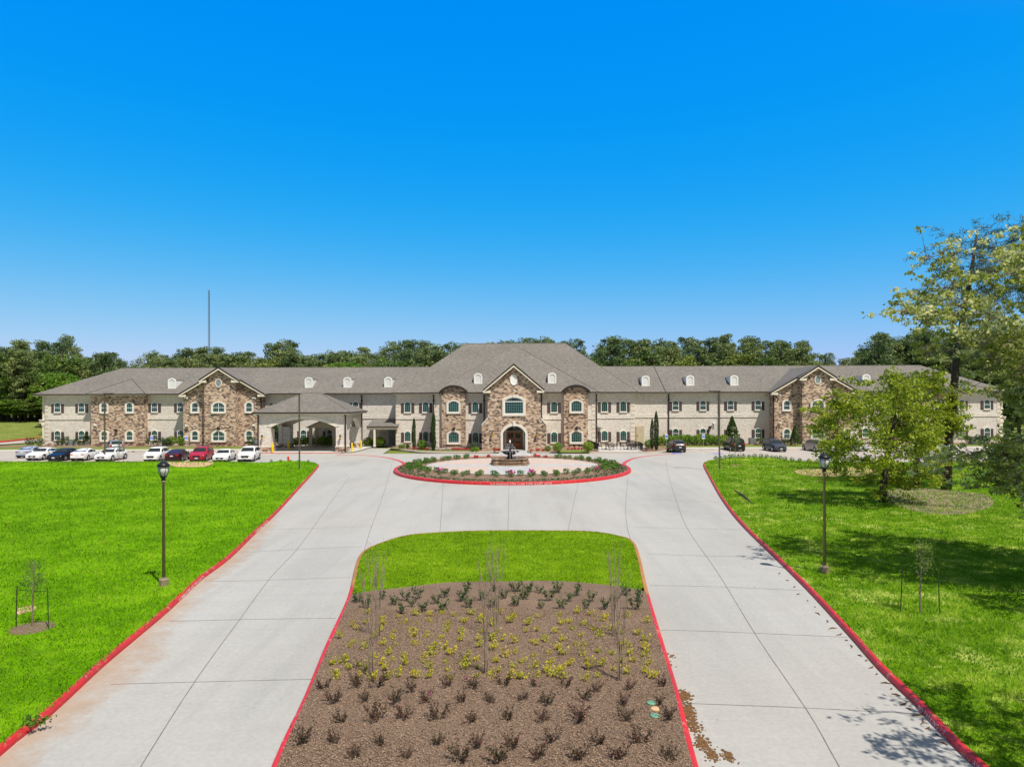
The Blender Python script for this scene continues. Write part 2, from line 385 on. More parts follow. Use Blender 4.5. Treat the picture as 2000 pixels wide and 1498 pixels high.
M['isle'] = leafmat('island_shrub_leaves', (.04,.12,.01), (.085,.21,.015), (.17,.32,.03), 4, .3, .3, .5, 14)
M['gold'] = leafmat('golden_leaves', (.17,.19,.012), (.52,.48,.015), (.78,.70,.03), 6, .3, .3, .5, 22)
M['roseleaf'] = leafmat('rose_leaves', (.025,.035,.012), (.075,.055,.028), (.21,.045,.04), 6, .3, .2, .5, 22, .06)
M['cypress'] = leafmat('cypress_needles', (.02,.05,.012), (.04,.085,.018), (.075,.13,.028), 2, .15, .2, .6, 8)
M['dryleaf'] = leafmat('olive_new_leaves', (.11,.12,.02), (.20,.20,.035), (.30,.27,.06), 1, .2, .35, .5, 5)
M['redleaf'] = leafmat('burgundy_leaves', (.09,.03,.03), (.16,.06,.05), (.22,.12,.07), 3, .3, .2, .5, 9)
M['bark'] = simple('dark_bark', (.060,.045,.035), .95, .4, 5, bumpd=.05)
M['palebark'] = simple('grey_bark', (.20,.16,.125), .95, .35, 8, bumpd=.02)
M['twig'] = simple('grey_brown_twig', (.30,.23,.17), .9, .3, 8)
# ============================================================= SETTING
def smooth(a, b, x):
    t = min(1, max(0, (x-a)/(b-a))); return t*t*(3-2*t)
def inpoly(px, py, poly):
    c = np.zeros(len(px), bool); n = len(poly)
    for i in range(n):
        x0, y0 = poly[i]; x1, y1 = poly[(i+1) % n]
        if y0 == y1: continue
        k = ((y0 > py) != (y1 > py)) & (px < (x1-x0)*(py-y0)/(y1-y0)+x0); c ^= k
    return c
def catmull(pts, n=5, closed=False):
    out = []; L = len(pts)
    rngi = range(L) if closed else range(L-1)
    for i in rngi:
        p0 = pts[(i-1) % L] if closed else pts[max(i-1,0)]; p1 = pts[i]; p2 = pts[(i+1) % L]; p3 = pts[(i+2) % L] if closed else pts[min(i+2,L-1)]
        for k in range(n):
            t = k/n
            out.append(tuple(.5*((2*p1[j])+(-p0[j]+p2[j])*t+(2*p0[j]-5*p1[j]+4*p2[j]-p3[j])*t*t+(-p0[j]+3*p1[j]-3*p2[j]+p3[j])*t**3) for j in range(2)))
    if not closed: out.append(tuple(pts[-1]))
    return out
def offset(pts, d, closed=False):        # d>0: to the left of travel
    out = []; n = len(pts)
    for i in range(n):
        a = pts[(i-1) % n] if closed or i > 0 else pts[i]; c = pts[(i+1) % n] if closed or i < n-1 else pts[i]
        dx, dy = c[0]-a[0], c[1]-a[1]; l = math.hypot(dx, dy) or 1
        out.append((pts[i][0]-dy/l*d, pts[i][1]+dx/l*d))
    return out
import bmesh
def sheet(name, poly, z, mat, kind='structure', cell=None, zf=None, skirt=0):
    """flat sheet of a polygon, cut into cells and lifted by zf(x,y)"""
    bm = bmesh.new(); vs = [bm.verts.new((x, y, 0)) for x, y in poly]
    es = [bm.edges.new((vs[i], vs[(i+1) % len(vs)])) for i in range(len(vs))]
    bmesh.ops.triangle_fill(bm, edges=es, use_beauty=True, use_dissolve=False)
    if cell:
        xs = [p[0] for p in poly]; ys = [p[1] for p in poly]
        for ax, lo, hi in ((0, min(xs), max(xs)), (1, min(ys), max(ys))):
            k = math.floor(lo/cell)*cell+cell
            while k < hi:
                co = [0,0,0]; no = [0,0,0]; co[ax] = k; no[ax] = 1
                bmesh.ops.bisect_plane(bm, geom=bm.verts[:]+bm.edges[:]+bm.faces[:], plane_co=co, plane_no=no)
                k += cell
    for v in bm.verts: v.co.z = z+(zf(v.co.x, v.co.y) if zf else 0)
    bmesh.ops.recalc_face_normals(bm, faces=bm.faces)
    if sum(f.normal.z for f in bm.faces) < 0: bmesh.ops.reverse_faces(bm, faces=bm.faces)
    me = bpy.data.meshes.new(name); bm.to_mesh(me); bm.free(); me.materials.append(mat)
    if zf: me.polygons.foreach_set('use_smooth', [True]*len(me.polygons))
    o = bpy.data.objects.new(name, me); COL.objects.link(o); o['kind'] = kind; return o
def strip(name, pts, wd, z, mat, kind='structure', parent=None):
    a = offset(pts, wd/2); c = offset(pts, -wd/2); mb = MB(); n = len(pts)
    mb.add([(x,y,z) for x,y in c]+[(x,y,z) for x,y in a], [(i, i+1, n+i+1, n+i) for i in range(n-1)])
    o = mb.build(name, mat, parent)
    if kind and not parent: o['kind'] = kind
    return o
def kerb(name, pts, side, h, mat, w=.17, closed=False, z0=-.05, mats=None):
    """kerb whose foot follows pts, body on the given side (+1 left); rounded top edge"""
    prof = [(0, z0), (.015, h*.55), (.05, h*.93), (.09, h), (w, h), (w, z0)]
    rings = [offset(pts, side*p[0], closed) for p in prof]; n = len(pts); mb = MB()
    mb.v = [(rings[k][i][0], rings[k][i][1], prof[k][1]) for k in range(len(prof)) for i in range(n)]
    for k in range(len(prof)-1):
        for i in range(n if closed else n-1):
            j = (i+1) % n; f = (k*n+i, k*n+j, (k+1)*n+j, (k+1)*n+i)
            mb.f.append(f if side < 0 else f[::-1]); mb.m.append(mats(pts[i]) if mats else 0)
    mb.f = [f[::-1] for f in mb.f]
    o = mb.build(name, mat); o['kind'] = 'structure'; return o

# --- outlines from the ground
def GL(l, z=0): return [gp(x, y, z) for x, y in l]
leftk = catmull(GL([(-330,1790),(0,1478),(102,1396),(202,1303),(275,1241),(333,1191.6),(394.7,1133),(450,1091),(500,1042),(545,999),(583,957),(606,932),(619,917),(623.5,910)]), 4)
lefttip = catmull(GL([(623.5,910),(619,906.5),(606,903.5),(580,901.5),(545,901.5)]), 4)
rightk = catmull(GL([(2230,1790),(1903,1498),(1829,1424),(1782,1373),(1717,1310),(1652,1236),(1573,1150),(1500,1078),(1455,1034),(1425,999),(1402,965),(1384,932),(1373.5,911),(1374.5,905)]), 4)
righttip = catmull(GL([(1374.5,905),(1385,900.5),(1410,897),(1443,894.5),(1500,894.5),(1530,898.5),(1560,902.5),(1620,904.5)]), 4)
lx = leftk[0][0]; y_lot = gp(545,901.5)[1]
YL = 71.9
leftlawn = leftk+lefttip[1:]+[(-26, YL), (-150, YL), (-150, leftk[0][1])]
rightlawn = [p for p in rightk]+righttip[1:]+[(gp(1700,905)[0], gp(1700,905)[1]), (150, gp(1700,905)[1]), (150, rightk[0][1])]
rightlawn = rightlawn[::-1]
median = catmull(GL([(400,1900),(440,1760),(531,1498),(592,1367.5),(635,1264),(678,1169.5),(693.5,1106.5),(705,1084),(734,1068),(792,1050),(869,1043.5),(950,1040.5),(1062.5,1040.5),(1152.5,1042),(1206.5,1050),(1238,1061.5),(1251.5,1093),(1265,1151.5),(1287.5,1228),(1323.5,1345),(1341.5,1412.5),(1364,1498),(1440,1760),(1465,1900)]), 4)

# --- the ground itself
def groundz(x, y):
    z = -.12
    z += 2.2*smooth(108, 150, y)*smooth(-70, -95, x)
    z += 1.0*smooth(118, 160, y)
    return z
gx = [-1500,-700,-400,-260,-200,-170,-150,-130,-118,-108,-100,-92,-85,-78,-70,-60,-30,0,30,60,80,100,140,200,300,500,1500]
gy = [-60,0,20,40,60,80,95,105,110,115,120,125,130,135,140,145,150,155,160,200,300,500,900,2500]
mb = MB(); n = len(gx)
mb.v = [(x, y, groundz(x, y)) for y in gy for x in gx]
mb.f = [(j*n+i, j*n+i+1, (j+1)*n+i+1, (j+1)*n+i) for j in range(len(gy)-1) for i in range(n-1)]; mb.m = [0]*len(mb.f)
mb.build('ground', M['grassF'], smooth=True)['kind'] = 'structure'

# --- concrete: drive with its turning loop, parking lots
kf = 84.6      # kerb in front of the entrance
ml = gp(520, 905)[0]
drive = [(-60, 3), (60, 3), (60, 62), (31, 71), (34, 75), (34, kf), (-34, kf), (-30, 76), (-34, 68), (-60, 55)]
sheet('driveway', [(-70,3),(70,3),(70,68),(27,72),(24,kf),(-16,kf),(-16.5,92.8),(-19,94.2),(-24,98.6),(-33,98.6),(-33,89.0),(-33,80),(-30,72),(-70,60)], 0, M['concrete'])
sheet('parking_lot', [(-33.05,70.5),(-33.05,90.3),(-72,90.3),(-78,88),(-120,92),(-170,95),(-170,70.5)], -.004, M['lot'])
sheet('parking_lot', [(24.05,74.0),(29,70.5),(150,70.5),(150,95),(90,90.3),(24.05,90.3)], -.004, M['lot'])
sheet('parking_lot', [(20.3,84.62),(24.03,84.62),(24.03,90.3),(20.3,90.3)], -.004, M['lot'])

# lawns
def zl(x, y): return .42*math.exp(-((y-67.5)/3.4)**2)*smooth(-24, -31, x)+.25*smooth(-30, -75, x)*smooth(20, 40, y)*smooth(72, 66, y)
def zr(x, y): return .0*smooth(13, 22, x-(.15*(40-y) if y > 40 else 0))*smooth(72, 60, y)*smooth(10, 30, y)
lawnL = offset(leftk, .13)+offset(lefttip, .15)[1:]+[(-26, YL-.15), (-150, YL-.15), (-150, leftk[0][1])]
sheet('lawn', lawnL, .135, M['grassL'], cell=2.5, zf=zl)
rk = offset(rightk, -.13); rt = offset(righttip, -.15)
lawnR = (rk+rt[1:]+[(gp(1700,905)[0], gp(1700,905)[1]-.15), (150, gp(1700,905)[1]-.15), (150, rightk[0][1])])[::-1]
sheet('lawn', lawnR, .135, M['grassR'], cell=2.5, zf=zr)
kerb('kerb', leftk, 1, .14, M['redkerb'], w=.14)
kerb('kerb', lefttip+[(-26, YL), (-150, YL)], 1, .15, M['pinkkerb'])
kerb('kerb', rightk, -1, .14, M['redkerb'], w=.14)
kerb('kerb', righttip+[gp(1700,905), (150, gp(1700,905)[1])], -1, .15, M['pinkkerb'])
# median
medin = offset(median, -.145)
ybd = catmull([(gp(x, y)) for x, y in [(660,1182),(678,1176),(725,1166),(815,1153.5),(882.5,1147),(980,1144.5),(1071,1144),(1175,1151),(1267,1167),(1285,1172)]], 4)
def clipmed(upper):
    # split the median along the bark edge line
    out = [];
    def yb(x): return float(np.interp(x, [p[0] for p in ybd], [p[1] for p in ybd]))
    for p in medin:
        k = p[1] > yb(p[0])
        if k == upper: out.append(p)
    xs0, xs1 = gp(677,1174)[0], gp(1266.5,1166)[0]
    mid = [p for p in ybd if xs0+.1 < p[0] < xs1-.1]
    if upper: return out+mid[::-1]
    lft = [p for p in out if p[0] < 0]; rgt = [p for p in out if p[0] > 0]
    return lft+mid+rgt
tur = clipmed(True); mul = clipmed(False)
sheet('island_lawn', tur, .135, M['grassM'])
sheet('mulch_bed', mul, .125, M['mulch'], cell=1.0, zf=lambda x, y: .04*math.sin(x*1.3+2)*math.sin(y*.9)+.06)
ysw = gp(676,1167)[1]
kerb('kerb', median, -1, .15, [M['redkerb'], M['orangekerb']], w=.16, mats=lambda p: 1 if p[1] > ysw else 0)

# roundabout island
CI = (0.0, 65.7); RX, RY = 11.25, 12.3
isl = [(CI[0]+RX*math.cos(t)*(1-.0*abs(math.sin(t))), CI[1]+RY*math.sin(t)) for t in np.linspace(0, 2*math.pi, 96, endpoint=False)]
kerb('kerb', isl, 1, .24, M['redkerb'], w=.3, closed=True)
sheet('mulch_bed', offset(isl, .28, True), .2, M['mulch'])
CP = (0.0, 67.3); RP = 8.35
plz = [(CP[0]+RP*math.cos(t), CP[1]+RP*math.sin(t)) for t in np.linspace(0, 2*math.pi, 72, endpoint=False)]
sheet('fountain_plaza', plz, .225, M['pink'])
gh = 1.0
sheet('fountain_plaza_band', [(-8.2,66.2),(8.2,66.2),(8.2,68.2),(-8.2,68.2)], .229, M['greypave'])
sheet('fountain_plaza_band', [(-2.2,59.5),(1.7,59.5),(1.7,66.15),(-2.2,66.15)], .229, M['greypave'])
mb = MB(); rin = [(CP[0]+(RP+.0)*math.cos(t), CP[1]+RP*math.sin(t)) for t in np.linspace(0, 2*math.pi, 73)]
strip('plaza_edging', rin, .14, .236, M['walk'])

# entrance path of grey pavers across the loop, with pale borders
zp = .008
sheet('entrance_path', [(-2.0,78.2),(2.05,78.2),(1.85,88.4),(-1.35,88.4)], zp, M['greypave'])
strip('path_border', [(-2.15,78.0),(-1.45,kf-.1)], .28, zp+.004, M['walk']); strip('path_border', [(2.18,78.0),(1.95,kf-.1)], .28, zp+.004, M['walk'])

# painted red lane lines
def line(l, wd, z, mat, name='lane_line'): return strip(name, catmull(GL(l), 5), wd, z, mat)
line([(657,888.6),(700,888.8),(735,891.2),(762,895.2),(778,899.5),(786,903),(789.5,907),(786,912)], .42, .006, M['redline'])
line([(1223,914),(1219,908),(1221,903),(1235,896),(1260,891.3),(1290,888.2),(1320,886.6)], .42, .006, M['redline'])
# sealed joints
J = [[(170,1672),(274,1498),(383,1327),(470,1207),(530,1126),(580,1073),(620,1018),(655,968),(683,930)],
 [(711,1077),(725,1030),(742,985),(755,945),(765,905)], [(1830,1820),(1640,1498),(1575,1385),(1475,1238),(1400,1115.5),(1341.5,1030),(1320,975),(1306,930),(1300,898)],
 [(215,1336),(400,1331),(608,1326)],[(330,1213),(500,1209),(656,1207)],[(400,1135.5),(500,1133.5),(684,1127)],[(470,1079),(560,1074),(707,1067)],
 [(1265,1081.7),(1400,1086),(1505,1088)],[(1268,1143),(1400,1145.6),(1570,1153)],[(1290,1230),(1400,1233),(1550,1239.5),(1655,1244)],[(1335,1373),(1550,1381),(1800,1394)],
 [(994,948),(992,1041)],[(866,944),(859,1043)],[(1130,942),(1120,985),(1108,1042)],[(1227,930),(1222,985),(1225,1030),(1234,1058)],
 [(510,1035),(650,1030),(727,1028)],[(1240,975),(1325,978),(1410,980)],[(1238,925),(1305,926),(1378,925)],[(1240,1030),(1345,1032),(1450,1034)],
 [(-60,1560),(120,1552),(500,1545)],[(1374,1560),(1600,1566),(1960,1580)]]
mb = MB()
for l in J:
    pts = catmull(GL(l), 4); wd = .022
    a = offset(pts, wd/2); c = offset(pts, -wd/2); n = len(pts)
    mb.add([(x,y,.004) for x,y in c]+[(x,y,.004) for x,y in a], [(i, i+1, n+i+1, n+i) for i in range(n-1)])
mb.build('pavement_joints', M['joint'])['kind'] = 'structure'

# mud along the kerbs
def mud(path, wds, side, z=.0045, mat='mud'):
    pts = catmull(GL(path), 4); n = len(pts); ws = np.interp(np.linspace(0, 1, n), np.linspace(0, 1, len(wds)), wds)
    K = 6; me = bpy.data.meshes.new('mud_stain'); vs = []; ed = []
    rings = []
    for k in range(K+1):
        t = k/K; r = [offset(pts, side*(t*1.0))[i] for i in range(n)]
        for i in range(n):
            px, py = pts[i]; qx, qy = r[i]; vs.append((px+(qx-px)*ws[i], py+(qy-py)*ws[i], z)); ed.append(max(0, 1-t*1.05)*min(1, i/2, (n-1-i)/2))
    fs = [(k*n+i, k*n+i+1, (k+1)*n+i+1, (k+1)*n+i) for k in range(K) for i in range(n-1)]
    me.from_pydata(vs, [], fs); at = me.attributes.new('edge', 'FLOAT', 'POINT'); at.data.foreach_set('value', ed); me.materials.append(M[mat])
    o = bpy.data.objects.new('mud_stain', me); COL.objects.link(o); o['kind'] = 'structure'
mud([(-200,1660),(0,1478),(102,1396),(202,1303),(275,1241),(333,1191.6),(394.7,1133),(450,1091),(500,1042),(545,999)], [1.6,1.8,1.7,2.6,1.7,1.3,1.1,1.5,1.3,.5], -1)
mud([(1573,1150),(1652,1236),(1717,1310),(1782,1373),(1829,1424),(1903,1498),(2000,1585)], [.4,.7,.8,1.0,.7,.8,.5], 1)
mud([(1287.5,1228),(1323.5,1345),(1341.5,1412.5),(1364,1498)], [.3,1.0,.7,1.0], -1)

# bare patches in the lawns, bark litter under the trees
def blob(l, name, z, mat, zf=None, kindv='structure'):
    pts = catmull(GL(l, .15), 4, True)
    pts = [(x+.0*random.random(), y) for x, y in pts]
    if sum(pts[i][0]*pts[(i+1)%len(pts)][1]-pts[(i+1)%len(pts)][0]*pts[i][1] for i in range(len(pts))) < 0: pts = pts[::-1]
    return sheet(name, pts, z, mat, kindv, cell=1.5, zf=zf)
blob([(325,909),(350,906.5),(400,907.5),(418,911),(400,916),(350,917),(328,914)], 'bare_soil', .16, M['dirt'], zl)
blob([(30,1190),(48,1184),(66,1181),(70,1189),(52,1195),(36,1199)], 'bare_soil', .142, M['dirt'], zl)
blob([(1728,958),(1790,952),(1860,958),(1925,966),(1940,985),(1880,1004),(1800,1000),(1745,985),(1720,972)], 'leaf_litter', .142, M['litter'], zr)
blob([(1555,918),(1640,912),(1720,916),(1800,914),(1740,925),(1640,930),(1575,928)], 'bare_soil', .142, M['dirt'], zr)

# strips in front of the building: white walk, grass, bark beds
for x0, x1 in ((-78,-33.4),(20.7,88)):
    kerb('kerb', [(x0,90.3),(x1,90.3)], 1, .14, M['walk'], w=.2)
    sheet('sidewalk', [(x0,90.48),(x1,90.48),(x1,91.9),(x0,91.9)], .13, M['walk'])
    sheet('grass_strip', [(x0,91.9),(x1,91.9),(x1,96.6),(x0,96.6)], .12, M['grassF'])
    sheet('mulch_bed', [(x0,96.6),(x1,96.6),(x1,100.2),(x0,100.2)], .13, M['mulch'])
# service road far left with its red kerb
rd = catmull(GL([(-60,868),(0,864.5),(40,860.5),(76,856.5),(95,853)]), 4)
strip('service_road', offset(rd, -2.6), 5.0, .02, M['lot']); kerb('kerb', rd, 1, .25, M['redkerb'], w=.3)
strip('service_road', [(88,112),(120,108),(150,100)], 6.0, .02, M['lot'])
# porte-cochere floor & red kerb line
sheet('porte_pavement', [(-32.9,86.2),(-20.2,86.2),(-19.8,89.0),(-19.6,96.2),(-16.6,96.6),(-16.6,99.9),(-32.9,99.9)], .10, M['walk'])
kerb('kerb', [(-33.3,86.15),(-21.6,86.15)], 1, .12, M['walk'], w=.3)
strip('lane_line', [(-33.1,85.95),(-21.8,85.95),(-21.0,85.7)], .34, .055, M['redkerb'])
mb = MB().box(-33.3,-21.6,85.78,86.13,-.05,.05); mb.build('kerb_apron', M['redkerb'])['kind'] = 'structure'

# bed and turf in front of the entrance block
fk = catmull(GL([(757,876.3),(775,878.5),(800,881.2),(823,883.4),(870,884.4),(911,884.4),(960,884.0),(979,883.6)]), 4)
kerb('kerb', fk, 1, .14, M['pinkkerb'], w=.35)
sheet('mulch_bed', offset(fk, .3)+[(-1.5,88.2),(-3.9,88.2),(-3.9,93.2),(-10,93.2),(-10.6,96.4),(-16.2,96.4)], .12, M['mulch'])
sheet('turf_strip', catmull(GL([(763,875.9),(790,877.8),(830,879.2),(870,880.2),(922,880.4)], .13), 4)+offset(catmull(GL([(757,876.3),(775,878.5),(800,881.2),(823,883.4),(870,884.4),(911,884.4),(925,884.3)]), 4), .36)[::-1], .15, M['grassF'])
fk2 = catmull(GL([(1031,884.0),(1060,884.6),(1150,885.2),(1250,885.4),(1280,884.6),(1297,882.4),(1306,879.6)]), 4)
kerb('kerb', fk2, 1, .14, M['pinkkerb'], w=.35)
sheet('mulch_bed', offset(fk2, .3)+[(20.6,90.2),(20.6,96.4),(11.0,96.4),(11.0,93.2),(4.2,93.2),(4.2,88.2),(2.0,88.2)], .12, M['mulch'])
sheet('turf_strip', GL([(1087,883.6),(1152,884.0),(1150,879.5),(1120,878.8),(1095,879.3)], .13), .15, M['grassF'])
sheet('patio', GL([(1171,882.6),(1252,883),(1259,880),(1259,871.5),(1160,871.5),(1160,876)], .15), .17, M['walk'])

# parking lot markings and wheel stops
mb = MB(); bl = MB()
def ml_(x, y0, y1, wd=.11): mb.box(x-wd/2, x+wd/2, y0, y1, .0, .003)
for k in range(18): ml_(23.5+2.75*k, 82.0, 88.6)
for k in range(13): ml_(-33.6-2.75*k, 82.4, 88.6)
for k in range(4): mb.add([(-46.6+k*.9,82.5,.003),(-46.45+k*.9,82.5,.003),(-45.4+k*.9,88.3,.003),(-45.55+k*.9,88.3,.003)], [(0,1,2,3)])
mb.build('lot_markings', M['whiteline'])['kind'] = 'structure'
for px, py in ((1322,885.2),(1402,885.8)):
    x, y = gp(px, py); bl.box(x-.6, x+.6, y-.4, y+.4, 0, .004)
bl.build('accessible_bay_marking', M['blue'])['kind'] = 'structure'
for i, (px, py) in enumerate([(1337,879.2),(1386,880),(283,881),(262,881)]):
    x, y = gp(px, py); mb = MB()
    mb.prism([(-.9,0),(.9,0),(.88,.1),(-.88,.1)], -.08, .08)
    o = mb.build('wheel_stop', M['walk'], loc=(x, 88.9 if i < 2 else 88.9, 0)); tag(o, ['white concrete wheel stop right behind the blue bay mark by the dark hatch SUV', 'white concrete wheel stop in the empty bay between two accessible signs', 'white concrete wheel stop beside the left accessible sign', 'white concrete wheel stop in the empty bay right of the grey SUV'][i], 'wheel stop', 'wheel stops')

# grass blades: real blades standing on the lawns, thinning out with distance
def blades(name, poly, n, mat, zf, z0, h=.085, wd=.022, pw=1.6, ymax=72, xr=None, seed=1):
    r = np.random.default_rng(seed); P = []
    xs = [p[0] for p in poly]; ys = [p[1] for p in poly]; y0, y1 = max(min(ys), 8.5), min(max(ys), ymax)
    while sum(len(p) for p in P) < n:
        k = 200000; u = r.random(k); e = 1-pw
        y = (y0**e+u*(y1**e-y0**e))**(1/e)
        x = r.uniform(max(min(xs), -60), min(max(xs), 60), k)
        ok = (np.abs(x) < y*1.05+9) & inpoly(x, y, poly)
        P.append(np.stack([x[ok], y[ok]], 1))
    P = np.concatenate(P)[:n]; x, y = P[:,0], P[:,1]
    z = np.array([zf(a, c) for a, c in zip(x, y)])+z0-.01
    sc = (y/14)**.55
    hh = h*r.uniform(.5, 1.4, n)*sc**.5; ww = wd*r.uniform(.6, 1.3, n)*sc; a = r.uniform(0, math.pi, n); ln = r.normal(0, .6, (n, 2))*hh[:,None]
    dx, dy = np.cos(a)*ww/2, np.sin(a)*ww/2
    V = np.empty((n, 3, 3), np.float32)
    V[:,0] = np.stack([x-dx, y-dy, z], 1); V[:,1] = np.stack([x+dx, y+dy, z], 1); V[:,2] = np.stack([x+ln[:,0], y+ln[:,1], z+hh], 1)
    rawmesh(name, V.reshape(-1, 3), np.arange(3*n, dtype=np.int32), 3, mat)
def rawmesh(name, V, idx, k, mat, parent=None, obj=True):
    me = bpy.data.meshes.new(name); nf = len(idx)//k
    me.vertices.add(len(V)); me.vertices.foreach_set('co', np.asarray(V, np.float32).ravel())
    me.loops.add(len(idx)); me.loops.foreach_set('vertex_index', np.asarray(idx, np.int32))
    me.polygons.add(nf); me.polygons.foreach_set('loop_start', np.arange(0, nf*k, k, dtype=np.int32)); me.polygons.foreach_set('loop_total', np.full(nf, k, np.int32))
    me.update(); me.materials.append(mat)
    if not obj: return me
    o = bpy.data.objects.new(name, me); COL.objects.link(o)
    tag(o, kind='stuff'); return o
tag(bpy.data.objects['lawn'])
blades('grass', offset(leftk, .05)+lawnL[len(leftk):], 260000, M['blade'], zl, .135, seed=2)
blades('grass', lawnR, 260000, M['bladeR'], zr, .135, h=.10, seed=3)
blades('grass', tur, 50000, M['blade'], lambda x, y: 0, .135, h=.05, wd=.02, seed=4)
# ============================================================= BUILDING
YW, Y1, Y2, YB, YG = 100.0, 96.5, 93.3, 92.8, 88.2       # wing, outer section, inner section, round bays, entrance gable
ZE = 7.62
B = thing('residence_building', (0, 97, 0), 'long two storey pale brick building with stone gables and a grey shingle roof', 'building')
def wallbox(x0, x1, y0, y1, z0, z1, mat, name='wall'): return MB().box(x0, x1, y0, y1, z0, z1).build(name, mat, B)
XL, XR = fx(88.5, YW), fx(1953, YW)
X1L, X1R = fx(773.4, Y1), fx(1239.5, Y1)
X2L, X2R = fx(848, Y2), fx(1163.3, Y2)
wallbox(XL, X1L, YW, YW+15.6, -.1, ZE-.02, M['brick'])
wallbox(X1R, XR, YW, YW+15.6, -.1, ZE-.02, M['brick'])
wallbox(X1L, X1R, Y1, YW+18, -.1, ZE-.01, M['brick'])
wallbox(X2L, X2R, Y2, Y1+.5, -.1, ZE-.03, M['brick'])
# belt courses
def belt(x0, x1, y): return MB().box(x0, x1, y-.05, y+.05, 3.98, 4.36).box(x0, x1, y-.075, y+.05, 3.90, 3.98).build('belt_course', M['brick'], B)
bayL = (fx(178, 99), fx(281.5, 99)); bayR = (fx(1748, 99), fx(1852, 99))
gL = (fx(358, 98.4), fx(510, 98.4), fx(398.8, 97.3), fx(460, 97.3)); gR = (fx(1511, 98.4), fx(1668, 98.4), fx(1567, 97.3), fx(1625, 97.3))
rbL = (fx(862.8, YB), fx(909.2, YB)); rbR = (fx(1101.5, YB), fx(1148, YB))
for x0, x1, y in ((XL, bayL[0], YW), (bayL[1], gL[0], YW), (gL[1], X1L, YW), (X1R, gR[0], YW), (gR[1], bayR[0], YW), (bayR[1], XR, YW), (X1L, X2L, Y1), (X2R, X1R, Y1), (X2L, rbL[0], Y2), (rbL[1], -3.9, Y2), (4.2, rbR[0], Y2), (rbR[1], X2R, Y2)):
    belt(x0, x1, y)
# quoins
def quoins(x0, x1, y):
    mb = MB(); k = 0; z = .25
    while z < 6.1:
        mb.box(x0, x1, y-.045, y+.02, z, z+.5); z += .60
    mb.build('quoins', M['quoin'], B)
quoins(XL-.03, XL+.45, YW); quoins(X1L-.03, X1L+.55, Y1); quoins(X2L-.03, X2L+.52, Y2); quoins(X2R-.50, X2R+.03, Y2); quoins(X1R-.55, X1R+.03, Y1); quoins(XR-.45, XR+.03, YW)
# stone bays
wallbox(bayL[0], bayL[1], 99.0, YW+.5, -.1, ZE-.04, M['stone'], 'stone_bay'); wallbox(bayR[0], bayR[1], 99.0, YW+.5, -.1, ZE-.04, M['stone'], 'stone_bay')
def arcpts(x0, x1, z, rise, n=14):
    h = (x1-x0)/2; R = (h*h+rise*rise)/(2*rise); a = math.asin(h/R)
    return [((x0+x1)/2+R*math.sin(t), z-R+R*math.cos(t)) for t in np.linspace(a, -a, n)]   # right to left
for x0, x1 in (rbL, rbR):
    top = arcpts(x0, x1, 8.34, .62)
    MB().prism([(x0,-.1),(x1,-.1)]+top, YB, Y2+3.2).build('stone_bay', M['stone'], B)
    o1 = arcpts(x0-.32, x1+.32, 8.62, .87); i1 = arcpts(x0-.32, x1+.32, 8.36, .87)
    MB().ringy(o1, i1, YB-.35, Y2+3.3, closed=False).build('arched_eave', M['dark'], B)
    o2 = arcpts(x0-.25, x1+.25, 7.72, .9); i2 = arcpts(x0-.2, x1+.2, 7.56, .86)

# --- roofs
def roof_mesh(vs, fs, name='roof', mat=None): return MB().add(vs, fs).build(name, mat or M['roof'], B)
ov = .6
def hip(x0, x1, y0, y1, z0, rx0, rx1, ry, rz, th=.2):
    """eaves rectangle and ridge (rx0..rx1 at ry, rz); closed with a soffit"""
    e = [(x0,y0,z0),(x1,y0,z0),(x1,y1,z0),(x0,y1,z0)]; r = [(rx0,ry,rz),(rx1,ry,rz)]
    lo = [(a,b_,z0-.02) for a,b_,_ in e]
    return roof_mesh(e+r+lo, [(0,1,5,4),(2,3,4,5),(1,2,5),(3,0,4),(9,8,7,6),(0,6,7,1),(1,7,8,2),(2,8,9,3),(3,9,6,0)])
RZ, RY_ = 11.75, 107.8
exL, exR = XL-1.4, XR+1.2
hip(exL, X1L+2, YW-ov, 2*RY_-(YW-ov), ZE, exL+8.1, X1L+9, RY_, RZ)
hip(X1R-2, exR, YW-ov, 2*RY_-(YW-ov), ZE, X1R-9, exR-8.1, RY_, RZ)
# entrance block roofs
hip(X1L-.45, X1R+.45, Y1-ov, 121.5, ZE+.01, -7.35, 8.55, 108.6, 15.5)
ay = 104.4
roof_mesh([(X2L-.4,Y2-ov,ZE+.02),(X2R+.4,Y2-ov,ZE+.02),(X2R+.4,Y1+1,ZE+.02),(X2L-.4,Y1+1,ZE+.02),(.55,ay,14.85),(.55,108.0,14.85),(X2R+.4,108,ZE),(X2L-.4,108,ZE)], [(0,1,4),(1,6,5,4),(7,0,4,5),(3,2,1,0)])
